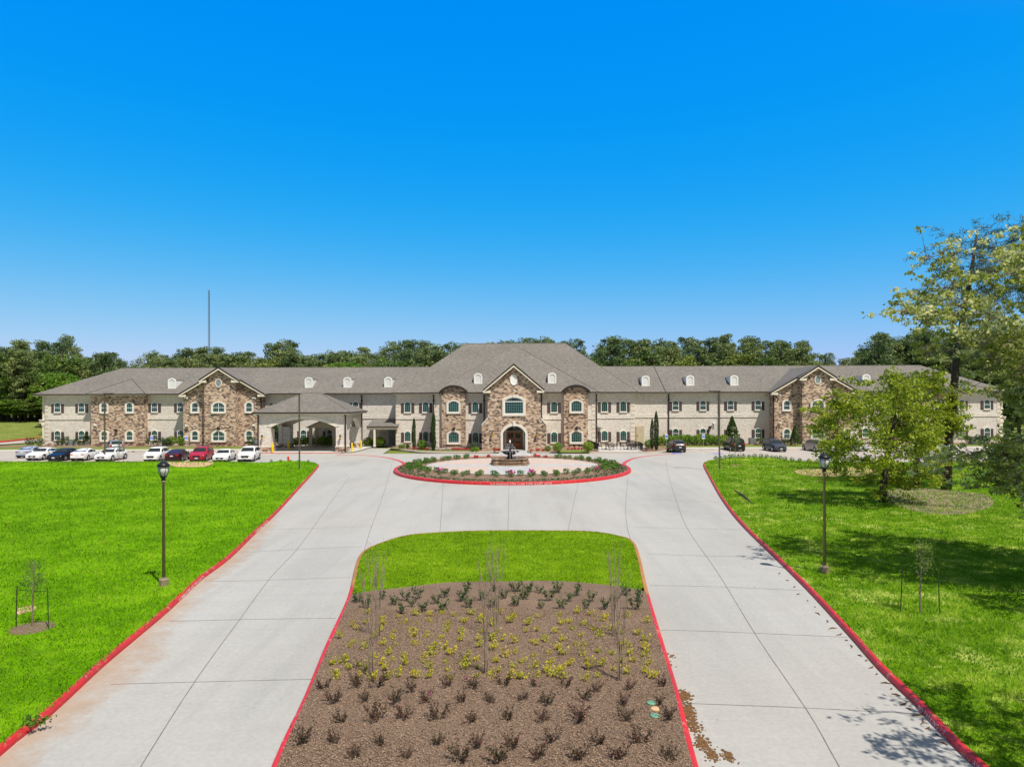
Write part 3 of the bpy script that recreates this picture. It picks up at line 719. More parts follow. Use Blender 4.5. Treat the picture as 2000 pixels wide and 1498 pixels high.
# small hip over the stone bays, and the gables
for bx in (bayL, bayR):
    c = (bx[0]+bx[1])/2; h = (bx[1]-bx[0])/2+.45
    roof_mesh([(c-h,98.45,ZE+.01),(c+h,98.45,ZE+.01),(c,98.45+h,ZE+.53*h),(c,98.45+h+.9,ZE+.53*h),(c+h,102,ZE),(c-h,102,ZE)], [(0,1,2),(1,4,3,2),(5,0,2,3),(1,0,5,4)])
def gable(x0, x1, yf, yb, ze, sl, cx=None, over=.45, rakecol='cream', stone=True, yw=None, ret=True):
    c = (x0+x1)/2 if cx is None else cx; h = (x1-x0)/2; zt = ze+sl*(h+over*0)
    yw = yf+over if yw is None else yw
    # stone wall up into the gable
    if stone: MB().prism([(x0,-.1),(x1,-.1),(x1,ze),(c,ze+sl*h-.02),(x0,ze)], yw, 101.5).build('stone_gable', M['stone'], B)
    H = h+.5; z_ = ze-sl*.5; zt = ze+sl*h; t = .16
    # roof leaves
    MB().prism([(c,zt+t),(c-H,z_+t),(c-H,z_),(c,zt)], yf, yb).build('roof', M['roof'], B)
    MB().prism([(c,zt+t),(c,zt),(c+H,z_),(c+H,z_+t)], yf, yb).build('roof', M['roof'], B)
    # rake boards with a dark edge above
    for s in (-1, 1):
        P = [(c,zt-.02),(c+s*H,z_-.02),(c+s*H,z_-.22),(c,zt-.25)]
        if s > 0: P = P[::-1]
        MB().prism(P, yf-.04, yf+.0).build('rake_board', M[rakecol], B)
        P = [(c,zt+t+.05),(c+s*(H+.04),z_+t+.02),(c+s*(H+.04),z_-.0),(c,zt+.02)]
        if s > 0: P = P[::-1]
        MB().prism(P, yf-.07, yf-.002).build('rake_edge', M['dark'], B)
        P = [(c,zt-.05),(c+s*(h+.1),ze-.15),(c+s*(h+.1),ze-.2),(c,zt-.1)]
        if s > 0: P = P[::-1]
        if ret:   # cornice return
            xa, xb = sorted((c+s*H, c+s*(H-.95)))
            MB().box(xa, xb, yf-.03, yf+.5, z_-.28, z_-.14).prism([(xa,z_-.14),(xb,z_-.14),((xb if s<0 else xa),z_+.05 if s<0 else z_+.05)], yf, yf+.1).build('cornice_return', M['cream'], B)
    return zt
zt = 11.55; slp = .66
for g in (gL, gR):
    c = (g[2]+g[3])/2; hi = (g[3]-g[2])/2; cO = (g[0]+g[1])/2
    # outer slopes share the line of the inner gable
    ho = (g[1]-g[0])/2
    gable(g[0], g[1], 97.85, 107.6, ZE+.12, (11.05-ZE-.12)/ho, c, yw=98.4)
    gable(g[2], g[3], 96.85, 107.4, 9.78, .64, c, yw=97.3)
    MB().box(g[2]+.005, g[3]-.005, 97.3, 98.6, -.1, 9.4).build('stone_bay', M['stone'], B) if False else None
# entrance gable
eg = (fx(952.6, YG), fx(1056, YG)); ec = fx(1003.6, YG)
zsh = [(fx(941,YG,850),-.1),(fx(1067,YG,850),-.1),(fx(1067,YG,831),fz(1067,831,YG)),(eg[1],fz(1054,818,YG)),(eg[1],8.2),(ec,8.2+.84*(eg[1]-eg[0])/2),(eg[0],8.2),(eg[0],fz(954,818,YG)),(fx(941,YG,831),fz(941,831,YG))]
# opening for the arched entrance: wall built as a ring around it
ox0, ox1 = fx(982.5,YG,860), fx(1026,YG,860); oz = 2.45
oarc = arcpts(ox0, ox1, 3.25, .95, 17)
left = [zsh[0], (ox0,-.1), (ox0, oarc[-1][1])] + [p for p in oarc[::-1][1:9]] + [(oarc[8][0], zsh[5][1])]
cxo = (ox0+ox1)/2
lp = [zsh[0], (ox0,-.1)]+[p for p in oarc[::-1][:9]]+[(cxo, zsh[5][1]-.84*abs(cxo-ec)), zsh[6], zsh[7], zsh[8]] if cxo <= ec else None
def wallpoly(side):
    apex = (ec, zsh[5][1])
    if side == 'L':
        arc = [p for p in oarc[::-1] if p[0] <= cxo+1e-6]
        top = [(cxo, arc[-1][1])] if abs(arc[-1][0]-cxo) > 1e-4 else []
        zc = 8.2+.84*(cxo-eg[0]) if cxo < ec else 8.2+.84*(eg[1]-cxo)
        pts = [zsh[0], (ox0,-.1)]+arc+top+[(cxo, zc)]
        if cxo > ec: pts.append(apex)
        return pts+[zsh[6], zsh[7], zsh[8]]
    arc = [p for p in oarc if p[0] >= cxo-1e-6]
    zc = 8.2+.84*(cxo-eg[0]) if cxo < ec else 8.2+.84*(eg[1]-cxo)
    pts = [(ox1,-.1), zsh[1], zsh[2], zsh[3], zsh[4]]
    if cxo < ec: pts.append(apex)
    return pts+[(cxo, zc)]+arc[::-1]
MB().prism(wallpoly('L'), YG, YG+.45).prism(wallpoly('R'), YG, YG+.45).build('entrance_gable_wall', M['stone'], B)
MB().box(zsh[8][0], zsh[8][0]+.3, YG+.44, Y2+.2, -.1, 3.0).box(zsh[2][0]-.3, zsh[2][0], YG+.44, Y2+.2, -.1, 3.0).box(eg[0], eg[0]+.3, YG+.44, Y2+.2, 3.0, 8.2).box(eg[1]-.3, eg[1], YG+.44, Y2+.2, 3.0, 8.2).build('entrance_side_wall', M['stone'], B)
for s, a, b_ in ((-1, zsh[8], zsh[7]), (1, zsh[2], zsh[3])):
    P = [a, b_, (b_[0], b_[1]+.2), (a[0]+s*.06, a[1]+.12)]
    MB().prism(P if s < 0 else P[::-1], YG-.06, Y2).build('buttress_cap', M['trim'], B)
gable(eg[0], eg[1], YG-.45, 104.5, 8.2, .84, ec, stone=False, rakecol='cream')
# recessed porch with door
RYd = YG+2.6
MB().box(ox0-.5, ox0+.0, YG+.45, RYd, -.1, 3.3).box(ox1-.0, ox1+.5, YG+.45, RYd, -.1, 3.3).box(ox0-.5, ox1+.5, YG+.45, RYd, 3.3, 3.5).build('porch_wall', M['stone'], B)
MB().box(ox0-.5, ox1+.5, RYd, RYd+.2, -.1, 3.4).build('porch_back_wall', M['trim'], B)
MB().box(ox0-.4, ox1+.4, YG-.0, RYd, -.05, .10).build('porch_floor', M['walk'], B)
dw = .98; dc = cxo+.05
dr = MB()
door = MB().box(dc-dw-.08, dc+dw+.08, RYd-.08, RYd-.02, .1, 2.42).build('entrance_door', M['wood'], B)
for s in (-1, 1):
    xa = dc+(s-1)*dw/2+.02*(1 if s > 0 else 0)*1.0
    x0 = dc-dw if s < 0 else dc+.015; x1 = dc-.015 if s < 0 else dc+dw
    f = MB(); f.box(x0, x0+.13, RYd-.14, RYd-.081, .12, 2.38).box(x1-.13, x1, RYd-.14, RYd-.081, .12, 2.38).box(x0+.13, x1-.13, RYd-.14, RYd-.081, 2.22, 2.38).box(x0+.13, x1-.13, RYd-.14, RYd-.081, .12, .85).box((x0+x1)/2-.02,(x0+x1)/2+.02, RYd-.13, RYd-.081, .85, 2.22).box(x0+.13, x1-.13, RYd-.13, RYd-.081, 1.5, 1.54)
    f.build('door_leaf', M['wood'], door)
    MB().box(x0+.13, x1-.13, RYd-.10, RYd-.082, .85, 2.22).build('door_glass', M['glass'], door)
    MB().tube([(dc+s*.09, RYd-.2, 1.0),(dc+s*.09, RYd-.2, 1.4)], .02).build('handle', M['dark'], door)
fan = arcpts(dc-dw-.02, dc+dw+.02, 3.02, .45, 13)
MB().prism([(dc-dw-.02,2.5),(dc+dw+.02,2.5)]+fan, RYd-.06, RYd-.02).build('fanlight', M['glass'], B)
MB().lathe([(.16,-.02),(.22,0),(.2,.06),(.12,.12)], 12, (dc, RYd-.5, 2.85)).tube([(dc,RYd-.5,2.9),(dc,RYd-.5,3.3)], .01, 4).build('porch_lamp', M['lampglass'], B)
for s in (-1, 1):
    MB().lathe([(.13,0),(.13,.08),(.085,.12),(.08,2.35),(.12,2.42),(.12,2.5)], 10, (dc+s*(dw+.28), RYd-.3, .1)).build('column', M['white'], B)
# cast stone surround of the entrance
so_ = [(ox1+.32,-.1),(ox1+.32,oarc[0][1])]+arcpts(ox0-.32, ox1+.32, 3.56, 1.12, 15)[1:-1]+[(ox0-.32,oarc[0][1]),(ox0-.32,-.1)]
si_ = [(ox1,-.1),(ox1,oarc[0][1])]+arcpts(ox0, ox1, 3.25, .95, 15)[1:-1]+[(ox0,oarc[0][1]),(ox0,-.1)]
MB().ringy(so_, si_, YG-.12, YG+.02, closed=False).build('entrance_surround', M['trim'], B)
MB().prism([(cxo-.13,3.2),(cxo+.13,3.2),(cxo+.2,3.78),(cxo-.2,3.78)], YG-.2, YG+.0).build('keystone', M['trim'], B)

# --- windows
def shape(w_, h, rise, n=9):
    return [(-w_/2,0),(w_/2,0)]+arcpts(-w_/2, w_/2, h, rise, n)
def inset(w_, h, rise, d): return shape(w_-2*d, h-2*d, max(.05, rise*(w_-2*d)/w_)) 
PROTO = {}
def shift(ps, dz): return [(x, z+dz) for x, z in ps]
def make_window(kind):
    """returns dict of meshes in local coordinates (front toward -y, sill at z=0)"""
    out = {}
    W_, H_, rs, sash, nx, nz, sur, shut = {
        'wing': (.96,1.42,.36,True,3,2,0,True), 'baysur': (.94,1.34,.40,True,3,2,.19,False), 'double': (1.72,1.36,.45,True,6,2,.20,False),
        'grid': (.98,1.52,.34,False,3,4,0,True), 'wide': (1.52,1.52,.36,False,5,6,.20,False), 'grand': (2.45,2.12,.42,False,8,5,.28,False)}[kind]
    fw = .075
    out['frame'] = (MB().ringy(shape(W_,H_,rs), shift(inset(W_,H_,rs,fw), fw), -.09, .0), 'white')
    g = MB()
    out['pane'] = (MB().prism(shift(inset(W_,H_,rs,fw), fw), -.035, -.001), 'glass')
    mu = MB(); hb = H_*(.47 if sash else 1.0)
    z0 = fw if not sash else hb; zt_ = H_-fw
    if sash:
        mu2 = MB().box(-W_/2+fw, W_/2-fw, -.075, -.03, hb-.035, hb+.035)
        if kind == 'double': mu2.box(-.035, .035, -.08, -.03, fw, H_-.08)
        out['sash_rail'] = (mu2, 'white')
    zm = H_-rs*.55
    for i in range(1, nx):
        x = -W_/2+fw+(W_-2*fw)*i/nx
        hx = H_-rs+math.sqrt(max(0, 1-(2*x/W_)**2))*rs-fw*1.1
        mu.box(x-.013, x+.013, -.055, -.034, z0, hx)
    for j in range(1, nz+ (0 if sash else 0)):
        z = z0+(zt_-rs*.35-z0)*j/nz
        mu.box(-W_/2+fw, W_/2-fw, -.056, -.034, z-.013, z+.013)
    if sash:
        for j in (1,): z = fw+(hb-fw)*.5; mu.box(-W_/2+fw, W_/2-fw, -.056, -.034, z-.012, z+.012)
        for i in range(1, nx): x = -W_/2+fw+(W_-2*fw)*i/nx; mu.box(x-.012, x+.012, -.055, -.034, fw, hb)
    out['muntins'] = (mu, 'muntin')
    if kind in ('grid',):
        zz = H_-rs-.05
        out['arch_tint'] = (MB().prism([(-W_/2+fw+.005,zz),(W_/2-fw-.005,zz)]+arcpts(-W_/2+fw+.005, W_/2-fw-.005, H_-fw-.01, rs*.8, 9), -.058, -.05), 'teal')
    if kind == 'grand':
        out['transom'] = (MB().box(-W_/2+fw, W_/2-fw, -.08, -.03, 1.52, 1.62), 'white')
    if sur:
        o_ = shape(W_+2*sur, H_+2*sur, rs*1.15); i_ = shift(shape(W_, H_, rs), sur)
        out['surround'] = (MB().ringy(shift(o_, -sur), shift(i_, -sur), -.13, .0), 'trim')
        if kind == 'grand': out['keystone'] = (MB().prism([(-.13,H_+.0),(.13,H_+.0),(.2,H_+.36),(-.2,H_+.36)], -.2, -.131), 'trim')
    else:
        out['sill'] = (MB().box(-W_/2-.06, W_/2+.06, -.14, .0, -.1, -.005), 'quoin')
        o_ = arcpts(-W_/2-.2, W_/2+.2, H_+.2, rs*1.1, 9); i_ = arcpts(-W_/2, W_/2, H_+.005, rs, 9)
        out['brick_arch'] = (MB().ringy(o_, i_, -.03, .0, closed=False), 'brick')
    if shut:
        for s in (-1, 1):
            mb = MB(); xa, xb = sorted((s*(W_/2+.03), s*(W_/2+.44))); hz = H_-rs*.62
            mb.box(xa, xb, -.05, 0, -.06, hz); mb.box(xa+.05, xb-.05, -.065, -.05, .03, hz*.48).box(xa+.05, xb-.05, -.065, -.05, hz*.53, hz-.08)
            out['shutter'+('L' if s < 0 else 'R')] = (mb, 'shutter')
    P = {}
    for k, (mb, mt) in out.items():
        nm = {'frame': 'window', 'shutterL': 'shutter', 'shutterR': 'shutter'}.get(k, k)
        me = bpy.data.meshes.new(nm); me.from_pydata(mb.v, [], mb.f); me.materials.append(M[mt]); me.update(); P[k] = (nm, me)
    return P
def window(kind, cx, y, z):
    if kind not in PROTO: PROTO[kind] = make_window(kind)
    P = PROTO[kind]; wnd = link('window', P['frame'][1], B, (cx, y, z))
    for k, (nm, me) in P.items():
        if k == 'frame': continue
        c = bpy.data.objects.new(nm, me); COL.objects.link(c); c.parent = wnd
    return wnd
Z2, Z1_ = 4.98, .92
for px in (112.8,159.8,302.2,352.8,540,593,643,695): 
    for z in (Z2, Z1_): window('wing', fx(px, YW), YW, z)
for px in (1319.5,1372.8,1426.8,1480.5,1690,1728,1878,1927.5):
    for z in (Z2, Z1_): window('wing', fx(px, YW), YW, z)
for px, y in ((203.8,99.0),(253.3,99.0),(381,98.4),(486.7,98.4),(1536.3,98.4),(1655,98.4),(1778,99.0),(1831,99.0)):
    for z in (4.98, .90): window('baysur', fx(px, y), y, z)
for px in (427.3, 1597):
    for z in (4.98, .90): window('double', fx(px, 97.3), 97.3, z)
for px, y in ((796.3,Y1),(831.6,Y1),(1180.6,Y1),(1217.2,Y1),(928.5,Y2),(1082.3,Y2)):
    for z in (4.84, .72): window('grid', fx(px, y), y, z)
for px in (885.9, 1125.8):
    for z in (4.93, .77): window('wide', fx(px, YB), YB, z)
window('grand', fx(1003.9, YG, 795), YG, 4.80)
# oval vents in the gables
for px, py, y, rw, rh, mt in ((427,748,97.3,.36,.52,'acgrey'),(1597,742,97.3,.36,.52,'acgrey'),(1003.3,742,YG,.36,.58,'white')):
    cx, cz = fx(px, y, py), fz(px, py, y); T = np.linspace(0, 2*math.pi, 24, endpoint=False)
    o_ = [(cx+(rw+.12)*math.cos(t), cz+(rh+.12)*math.sin(t)) for t in T]; i_ = [(cx+rw*math.cos(t), cz+rh*math.sin(t)) for t in T]
    v = MB().ringy(o_, i_, y-.08, y+.02).build('gable_vent', M['white' if mt == 'white' else 'trim'], B)
    MB().prism(i_, y-.04, y+.01).build('louvre', M[mt], v)

# --- eaves: cream fascia, dark gutter, downspouts
def eave(x0, x1, y, z=ZE):
    MB().box(x0, x1, y+.0, y+.05, z-.24, z-.02).box(x0, x1, y+.05, y+ov+.02, z-.24, z-.21).build('fascia', M['cream'], B)
    MB().box(x0-.03, x1+.03, y-.12, y-.002, z-.13, z+.03).build('gutter', M['dark'], B)
ye = YW-ov
c1 = (bayL[0]-.45, bayL[1]+.45); c2 = (bayR[0]-.45, bayR[1]+.45)
for x0, x1, y in ((exL, c1[0], ye), (c1[1], gL[0]-.5, ye), (gL[1]+.5, X1L-.45, ye), (X1R+.45, gR[0]-.5, ye), (gR[1]+.5, c2[0], ye), (c2[1], exR, ye),
    (c1[0], c1[1], 98.45), (c2[0], c2[1], 98.45), (X1L-.45, X2L-.4, Y1-ov), (X2R+.4, X1R+.45, Y1-ov), (X2L-.4, rbL[0]-.33, Y2-ov), (rbL[1]+.33, eg[0]-.5, Y2-ov), (eg[1]+.5, rbR[0]-.33, Y2-ov), (rbR[1]+.33, X2R+.4, Y2-ov)):
    eave(x0, x1, y)
for px, y in ((281.8,YW),(510.8,98.4),(707,YW),(847,Y2),(945.6,Y2),(1057.5,Y2),(1165,Y2),(1305.7,YW),(1404,YW),(1510.5,98.4)):
    x = fx(px, y); zb = 3.3 if 940 < px < 1060 else .0
    MB().box(x-.08, x+.08, y-.15, y-.02, zb, ZE-.35).box(x-.13, x+.13, y-.17, y-.02, 6.4, 6.65).prism([(x-.07,ZE-.36),(x+.07,ZE-.36),(x+.07,ZE-.1),(x-.07,ZE-.1)], y-.5, y-.02).build('downspout', M['dark'], B)
# seam and vent pipes on the roof
def roofy(z, y0=YW-ov, z0=ZE, m=.5): return y0+(z-z0)/m
xs = 22.4; MB().add([(xs-.05,YW-ov,ZE+.03),(xs+.05,YW-ov,ZE+.03),(xs+.05-.0,RY_,RZ+.03),(xs-.05,RY_,RZ+.03)], [(0,1,2,3)]).build('roof_seam', M['dark'], B)
def onroof(px, py):
    u, v = uv(px, py)      # ray meets wing roof plane z = ZE + .5 (Y-(YW-ov))
    D = (ZE-.503*(YW-ov)-CAM_H)/(-v/F-.503); return u/F*D, D, CAM_H-v/F*D
for px, py in ((364.5,735.5),(1489,743),(1664,733)):
    x, y, z = onroof(px, py); MB().lathe([(.14,-.1),(.12,.05),(.05,.12),(.05,.5),(.08,.5),(.08,.6)], 8, (x,y,z)).build('vent_pipe', M['steel'], B)
# ridge caps
MB().tube([(exL+8.1,RY_,RZ),(X1L+7,RY_,RZ)], .07, 5).tube([(X1R-7,RY_,RZ),(exR-8.1,RY_,RZ)], .07, 5).tube([(-7.35,108.6,15.5),(8.55,108.6,15.5)], .08, 5).tube([(-7.35,108.6,15.5),(X1L-.45,Y1-ov,ZE)], .06, 5).tube([(8.55,108.6,15.5),(X1R+.45,Y1-ov,ZE)], .06, 5).tube([(.55,ay,14.85),(X2L-.4,Y2-ov,ZE+.02)], .06, 5).tube([(.55,ay,14.85),(X2R+.4,Y2-ov,ZE+.02)], .06, 5).build('ridge_cap', M['roof'], B)
rc = MB()
for bx in (bayL, bayR):
    c_ = (bx[0]+bx[1])/2; h_ = (bx[1]-bx[0])/2+.45
    for s in (-1, 1): rc.tube([(c_+s*h_,98.45,ZE+.03),(c_,98.45+h_,ZE+.53*h_+.03)], .04, 5)
rc.build('valley_flashing', simple('valley_metal', (.09,.085,.08), .7, .1, 3), B)

# --- dormers
def dormer(x, yf, z0, sl, w_=1.12, h=1.52):
    r = .30; hb = h-r+.03; back = yf+(hb+.1)/sl
    d = MB().box(x-w_/2, x+w_/2, yf+.12, back, z0, z0+hb).prism([(x+a, z0+c) for a, c in shape(w_, h, r)], yf+.03, yf+.119).build('dormer', M['white'], B)
    MB().box(x-w_/2-.05, x+w_/2+.05, yf+.122, back+.2, z0+hb+.003, z0+hb+.05).build('dormer_roof', M['roof'], d)
    o_ = [(x+a, z0+c) for a, c in shape(w_+.06, h+.03, r)]; i_ = [(x+a, z0+.08+c) for a, c in shape(w_-.3, h-.26, r*.9)]
    MB().ringy(o_, i_, yf-.06, yf+.04).build('dormer_trim', M['white'], d)
    lv = MB(); k = 0; z = z0+.1
    while z < z0+h-.36: lv.box(x-w_/2+.15, x+w_/2-.15, yf-.0, yf+.03, z, z+.11); z += .14
    lv.build('louvre', M['white'], d)
for px, py in ((336,758.3),(603,756.6),(678.5,756.3),(758.3,755.8),(1261,753.4),(1348,752.7),(1434,752.5),(1692,750.5)):
    x, y, z = onroof(px, py); dormer(x, y, z-.05, .5)
for px, py in ((933.8,749.5),(1078.3,748.7)):
    u, v = uv(px, py); m_ = (14.85-ZE)/(ay-(Y2-ov)); D = (ZE-m_*(Y2-ov)-CAM_H)/(-v/F-m_)
    dormer(u/F*D, D, CAM_H-v/F*D-.05, m_, 1.1, 1.5)

# --- wall lights, lanterns, floodlights
def lantern(x, y, z, par):
    l = MB().box(x-.03, x+.03, y-.28, y, z+.42, z+.47).lathe([(.02,.62),(.05,.5),(.17,.36),(.17,.33)][::-1], 6, (x, y-.28, z)).lathe([(.1,-.06),(.12,-.02),(.12,.0)], 6, (x, y-.28, z)).build('wall_lantern', M['dark'], par)
    MB().lathe([(.09,0),(.14,.33)], 6, (x, y-.28, z)).build('lantern_glass', M['amber'], l)
for px in (961, 1048.3): lantern(fx(px, YG, 848), YG, 1.95, B)
for px, py, y in ((885.9,837.5,YB),(1125.8,836.5,YB),(427.3,836,97.3),(1597,833.5,97.3),(227.5,840.5,99.0),(1386,834.5,YW)):
    x, z = fx(px, y, py), fz(px, py, y)
    MB().prism([(x-.2,z-.15),(x+.2,z-.15),(x+.13,z+.18),(x-.13,z+.18)], y-.3, y).build('wall_light', M['dark'], B)
for px, py, y in ((365,776.5,98.4),(497,777,98.4),(366,830.5,98.4),(497,830.5,98.4),(188,830,99.0),(1393.5,826.5,YW),(1520,771,98.4),(1522,826,98.4),(1660,771,98.4)):
    x, z = fx(px, y, py), fz(px, py, y)
    f = MB()
    for s in (-1, 1): f.tube([(x+s*.06,y-.12,z),(x+s*.2,y-.32,z-.06)], [.05,.13], 8)
    f.box(x-.08, x+.08, y-.12, y, z-.08, z+.08).build('floodlight', M['white'], B)
# tan service door, canopy over it
sdx0, sdx1 = fx(1241.3, YW), fx(1257.3, YW)
MB().box(sdx0, sdx1, YW-.12, YW-.0, .15, 2.72).build('service_recess', M['tan'], B)
d = MB().box(sdx0+.12, sdx1-.42, YW-.17, YW-.121, .15, 2.6).build('service_door', M['tan'], B)
MB().box(sdx0+.2, sdx0+.26, YW-.22, YW-.171, 1.2, 1.4).build('handle', M['dark'], d)
x = fx(1168.5, Y2+.5); MB().prism([(x-.7,2.78),(x+.75,2.62),(x+.75,2.68),(x-.55,2.98)], Y2+1.2, Y1).build('awning', M['acgrey'], B)
# end porches of the left wing and of the right wing
for s, xe in ((-1, XL), (1, XR)):
    xa, xb = sorted((xe, xe+s*1.15))
    p = MB().box(xa, xb, YW+.4, YW+9, 3.35, 3.75).box(xa, xb+0, YW+.3, YW+9.1, 3.75, 3.9).build('balcony', M['cream'], B)
    for yy in (YW+.6, YW+4.6, YW+8.6):
        MB().box(xe+s*.55-.2, xe+s*.55+.2, yy-.2, yy+.2, 0, 3.35).box(xe+s*.55-.17, xe+s*.55+.17, yy-.17, yy+.17, 3.9, ZE-.2).box(xe+s*.55-.26, xe+s*.55+.26, yy-.26, yy+.26, 3.0, 3.349).box(xe+s*.55-.24, xe+s*.55+.24, yy-.24, yy+.24, 0, .4).box(xe+s*.55-.22, xe+s*.55+.22, yy-.22, yy+.22, 4.9, 5.1).build('column', M['cream'], B)
    r = MB(); 
    for k in range(30): r.box(xe+s*1.0-.015, xe+s*1.0+.015, YW+.8+k*.27, YW+.83+k*.27, 3.9, 4.9)
    r.box(xe+s*1.0-.03, xe+s*1.0+.03, YW+.7, YW+9, 4.9, 4.96).build('railing', M['dark'], B)

# ============================================================= PORTE-COCHERE
px0, px1, py0, py1 = -32.15, -21.0, 86.6, 95.5
PC = thing('porte_cochere', ((px0+px1)/2, 91, 0), 'drive-through canopy on brick arches under a grey hipped roof before the left wing', 'canopy')
def pc(mb, name, mat, par=None): return mb.build(name, mat, par or PC)
ax0, ax1, az, rz_ = -30.6, -22.35, 3.25, .98
def archwall(x0, x1, a0, a1, spring, crown, y0, y1, name='arch_wall'):
    arc = arcpts(a0, a1, crown, crown-spring, 19); cx = (a0+a1)/2
    L_ = [(x0,.75),(a0,.75)]+[p for p in arc[::-1] if p[0] <= cx+1e-6]+[(cx,4.85),(x0,4.85)]
    R2 = [(a1,.75),(x1,.75),(x1,4.85),(cx,4.85)]+[p for p in arc if p[0] >= cx-1e-6][::-1]
    return L_, R2, arc
for y0 in (py0, py1-.5):
    L_, R2, arc = archwall(px0, px1, ax0, ax1, az, az+rz_, y0, y0+.5)
    pc(MB().prism(L_, y0, y0+.5).prism(R2, y0, y0+.5), 'arch_wall', M['brick'])
    if y0 == py0:
        o_ = arcpts(ax0-.45, ax1+.45, az+rz_+.42, rz_+.25, 19); i_ = arcpts(ax0+.0, ax1-.0, az+rz_, rz_, 19)
        pc(MB().ringy(o_, i_, y0-.07, y0+.0, closed=False), 'arch_trim', M['trim'])
# side walls with pointed-looking narrow arches (run along y)
for xs_ in (px0, px1-.5):
    a0, a1 = py0+1.5, py1-1.5; arc = arcpts(a0, a1, 4.2, 1.3, 15); cy = (a0+a1)/2
    for poly in ([(py0+.5,.75),(a0,.75)]+[p for p in arc[::-1] if p[0] <= cy+1e-6]+[(cy,4.85),(py0+.5,4.85)], [(a1,.75),(py1-.5,.75),(py1-.5,4.85),(cy,4.85)]+[p for p in arc if p[0] >= cy-1e-6][::-1]):
        n = len(poly); vs = [(xs_, y, z) for y, z in poly]+[(xs_+.5, y, z) for y, z in poly]
        fs = [tuple(range(n-1,-1,-1)), tuple(range(n, 2*n))]+[(i, (i+1)%n, (i+1)%n+n, i+n) for i in range(n)]
        pc(MB().add(vs, fs), 'side_wall', M['brick'])
    o_ = arcpts(a0-.22, a1+.22, 4.42, 1.45, 15); n = 15; xo = xs_+.5 if xs_ == px1-.5 else xs_
    vs = [(xo, y, z) for y, z in o_]+[(xo, y, z) for y, z in arc]+[(xo+.05, y, z) for y, z in o_]+[(xo+.05, y, z) for y, z in arc]
    fs = []
    for i in range(n-1): fs += [(i,i+1,n+i+1,n+i),(2*n+i+1,2*n+i,3*n+i,3*n+i+1),(i,2*n+i,2*n+i+1,i+1),(n+i,n+i+1,3*n+i+1,3*n+i)]
    pc(MB().add(vs, fs), 'arch_trim', M['trim'])
for x0, x1 in ((px0-.06, ax0+.06), (ax1-.06, px1+.06)):
    for y0, y1 in ((py0-.06, py0+1.5), (py1-1.5, py1+.06)):
        p = pc(MB().box(x0+.07, x1-.07, y0+.1, y1-.1, .7, 3.0), 'pillar', M['brick'])
        pc(MB().box(x0, x1, y0, y1, 0, .72), 'stone_base', M['stone'], p)
        pc(MB().box(x0-.03, x1+.03, y0-.03, y1+.03, .72, .82), 'base_cap', M['trim'], p)
pc(MB().box(px0+.5, px1-.5, py0+.5, py1-.5, 4.6, 4.7), 'ceiling', M['tan'])
e0, e1, f0, f1 = px0-.55, px1+.6, py0-.5, py1+.5; zR = 5.12
pc(MB().add([(e0,f0,zR),(e1,f0,zR),(e1,f1,zR),(e0,f1,zR),(-27.7,(f0+f1)/2,7.6),(-25.4,(f0+f1)/2,7.6),(e0,f0,zR-.03),(e1,f0,zR-.03),(e1,f1,zR-.03),(e0,f1,zR-.03)], [(0,1,5,4),(2,3,4,5),(1,2,5),(3,0,4),(9,8,7,6),(0,6,7,1),(1,7,8,2),(2,8,9,3),(3,9,6,0)]), 'roof', M['roof'])
pc(MB().tube([(e1,f0,zR),(-25.4,(f0+f1)/2,7.6),(-27.7,(f0+f1)/2,7.6),(e0,f0,zR)], .06, 5), 'ridge_cap', M['roof'])
pc(MB().box(e0, e1, f0, f0+.05, zR-.3, zR-.04).box(e1-.05, e1, f0+.05, f1, zR-.3, zR-.04).box(e0, e0+.05, f0+.05, f1, zR-.3, zR-.04).box(e0+.05, e1-.05, f0+.05, py0, zR-.3, zR-.27), 'fascia', M['cream'])
pc(MB().box(e0-.1, e1+.1, f0-.12, f0-.003, zR-.14, zR+.03).box(e1+.003, e1+.12, f0-.0, f1, zR-.14, zR+.03), 'gutter', M['dark'])
for x, y in ((px0-.02, py0-.1),(px1-.1, py0-.12),(px1+.06, py1-.3)):
    pc(MB().box(x-.07, x+.07, y-.07, y+.07, .05, zR-.45).prism([(x-.06,zR-.46),(x+.06,zR-.46),(x+.06,zR-.15),(x-.06,zR-.15)], y-.35, y+.06), 'downspout', M['dark'])
for x in (fx(513,py0,850), fx(665.3,py0,850)): lantern(x, py0, 1.75, PC)

# small gabled walkway canopy behind the arch, and the covered walk to the right
WC = thing('walkway_canopy', (-26.5, 97, 0), 'small tan gabled canopy on four square posts seen through the drive-through arch', 'canopy')
MB().prism([(-28.35,2.78),(-24.55,2.78),(-24.3,2.86),(-26.45,3.72),(-28.6,2.86)], 94.9, 99.9).build('gable_beam', M['tan'], WC)
MB().prism([(-28.75,2.84),(-28.6,2.86),(-26.45,3.74),(-24.3,2.86),(-24.15,2.84),(-26.45,3.84)][::-1], 94.7, 99.9).build('roof', M['dark'], WC)
for x in (-28.05, -24.75):
    for y in (95.1, 98.2): MB().box(x-.2, x+.2, y-.2, y+.2, .1, 2.78).box(x-.26, x+.26, y-.26, y+.26, .1, .4).build('post', M['tan'], WC)
CW = thing('covered_walk', (-18, 98, 0), 'low covered walk with a shingle lean-to roof and slim posts right of the canopy', 'covered walk')
MB().add([(-20.3,95.3,2.98),(-15.95,95.3,2.98),(-15.95,99.95,3.85),(-20.3,99.95,3.85),(-20.3,95.3,2.9),(-15.95,95.3,2.9),(-15.95,99.95,3.77),(-20.3,99.95,3.77)], [(0,1,2,3),(7,6,5,4),(0,4,5,1),(1,5,6,2),(2,6,7,3),(3,7,4,0)]).build('roof', M['roof'], CW)
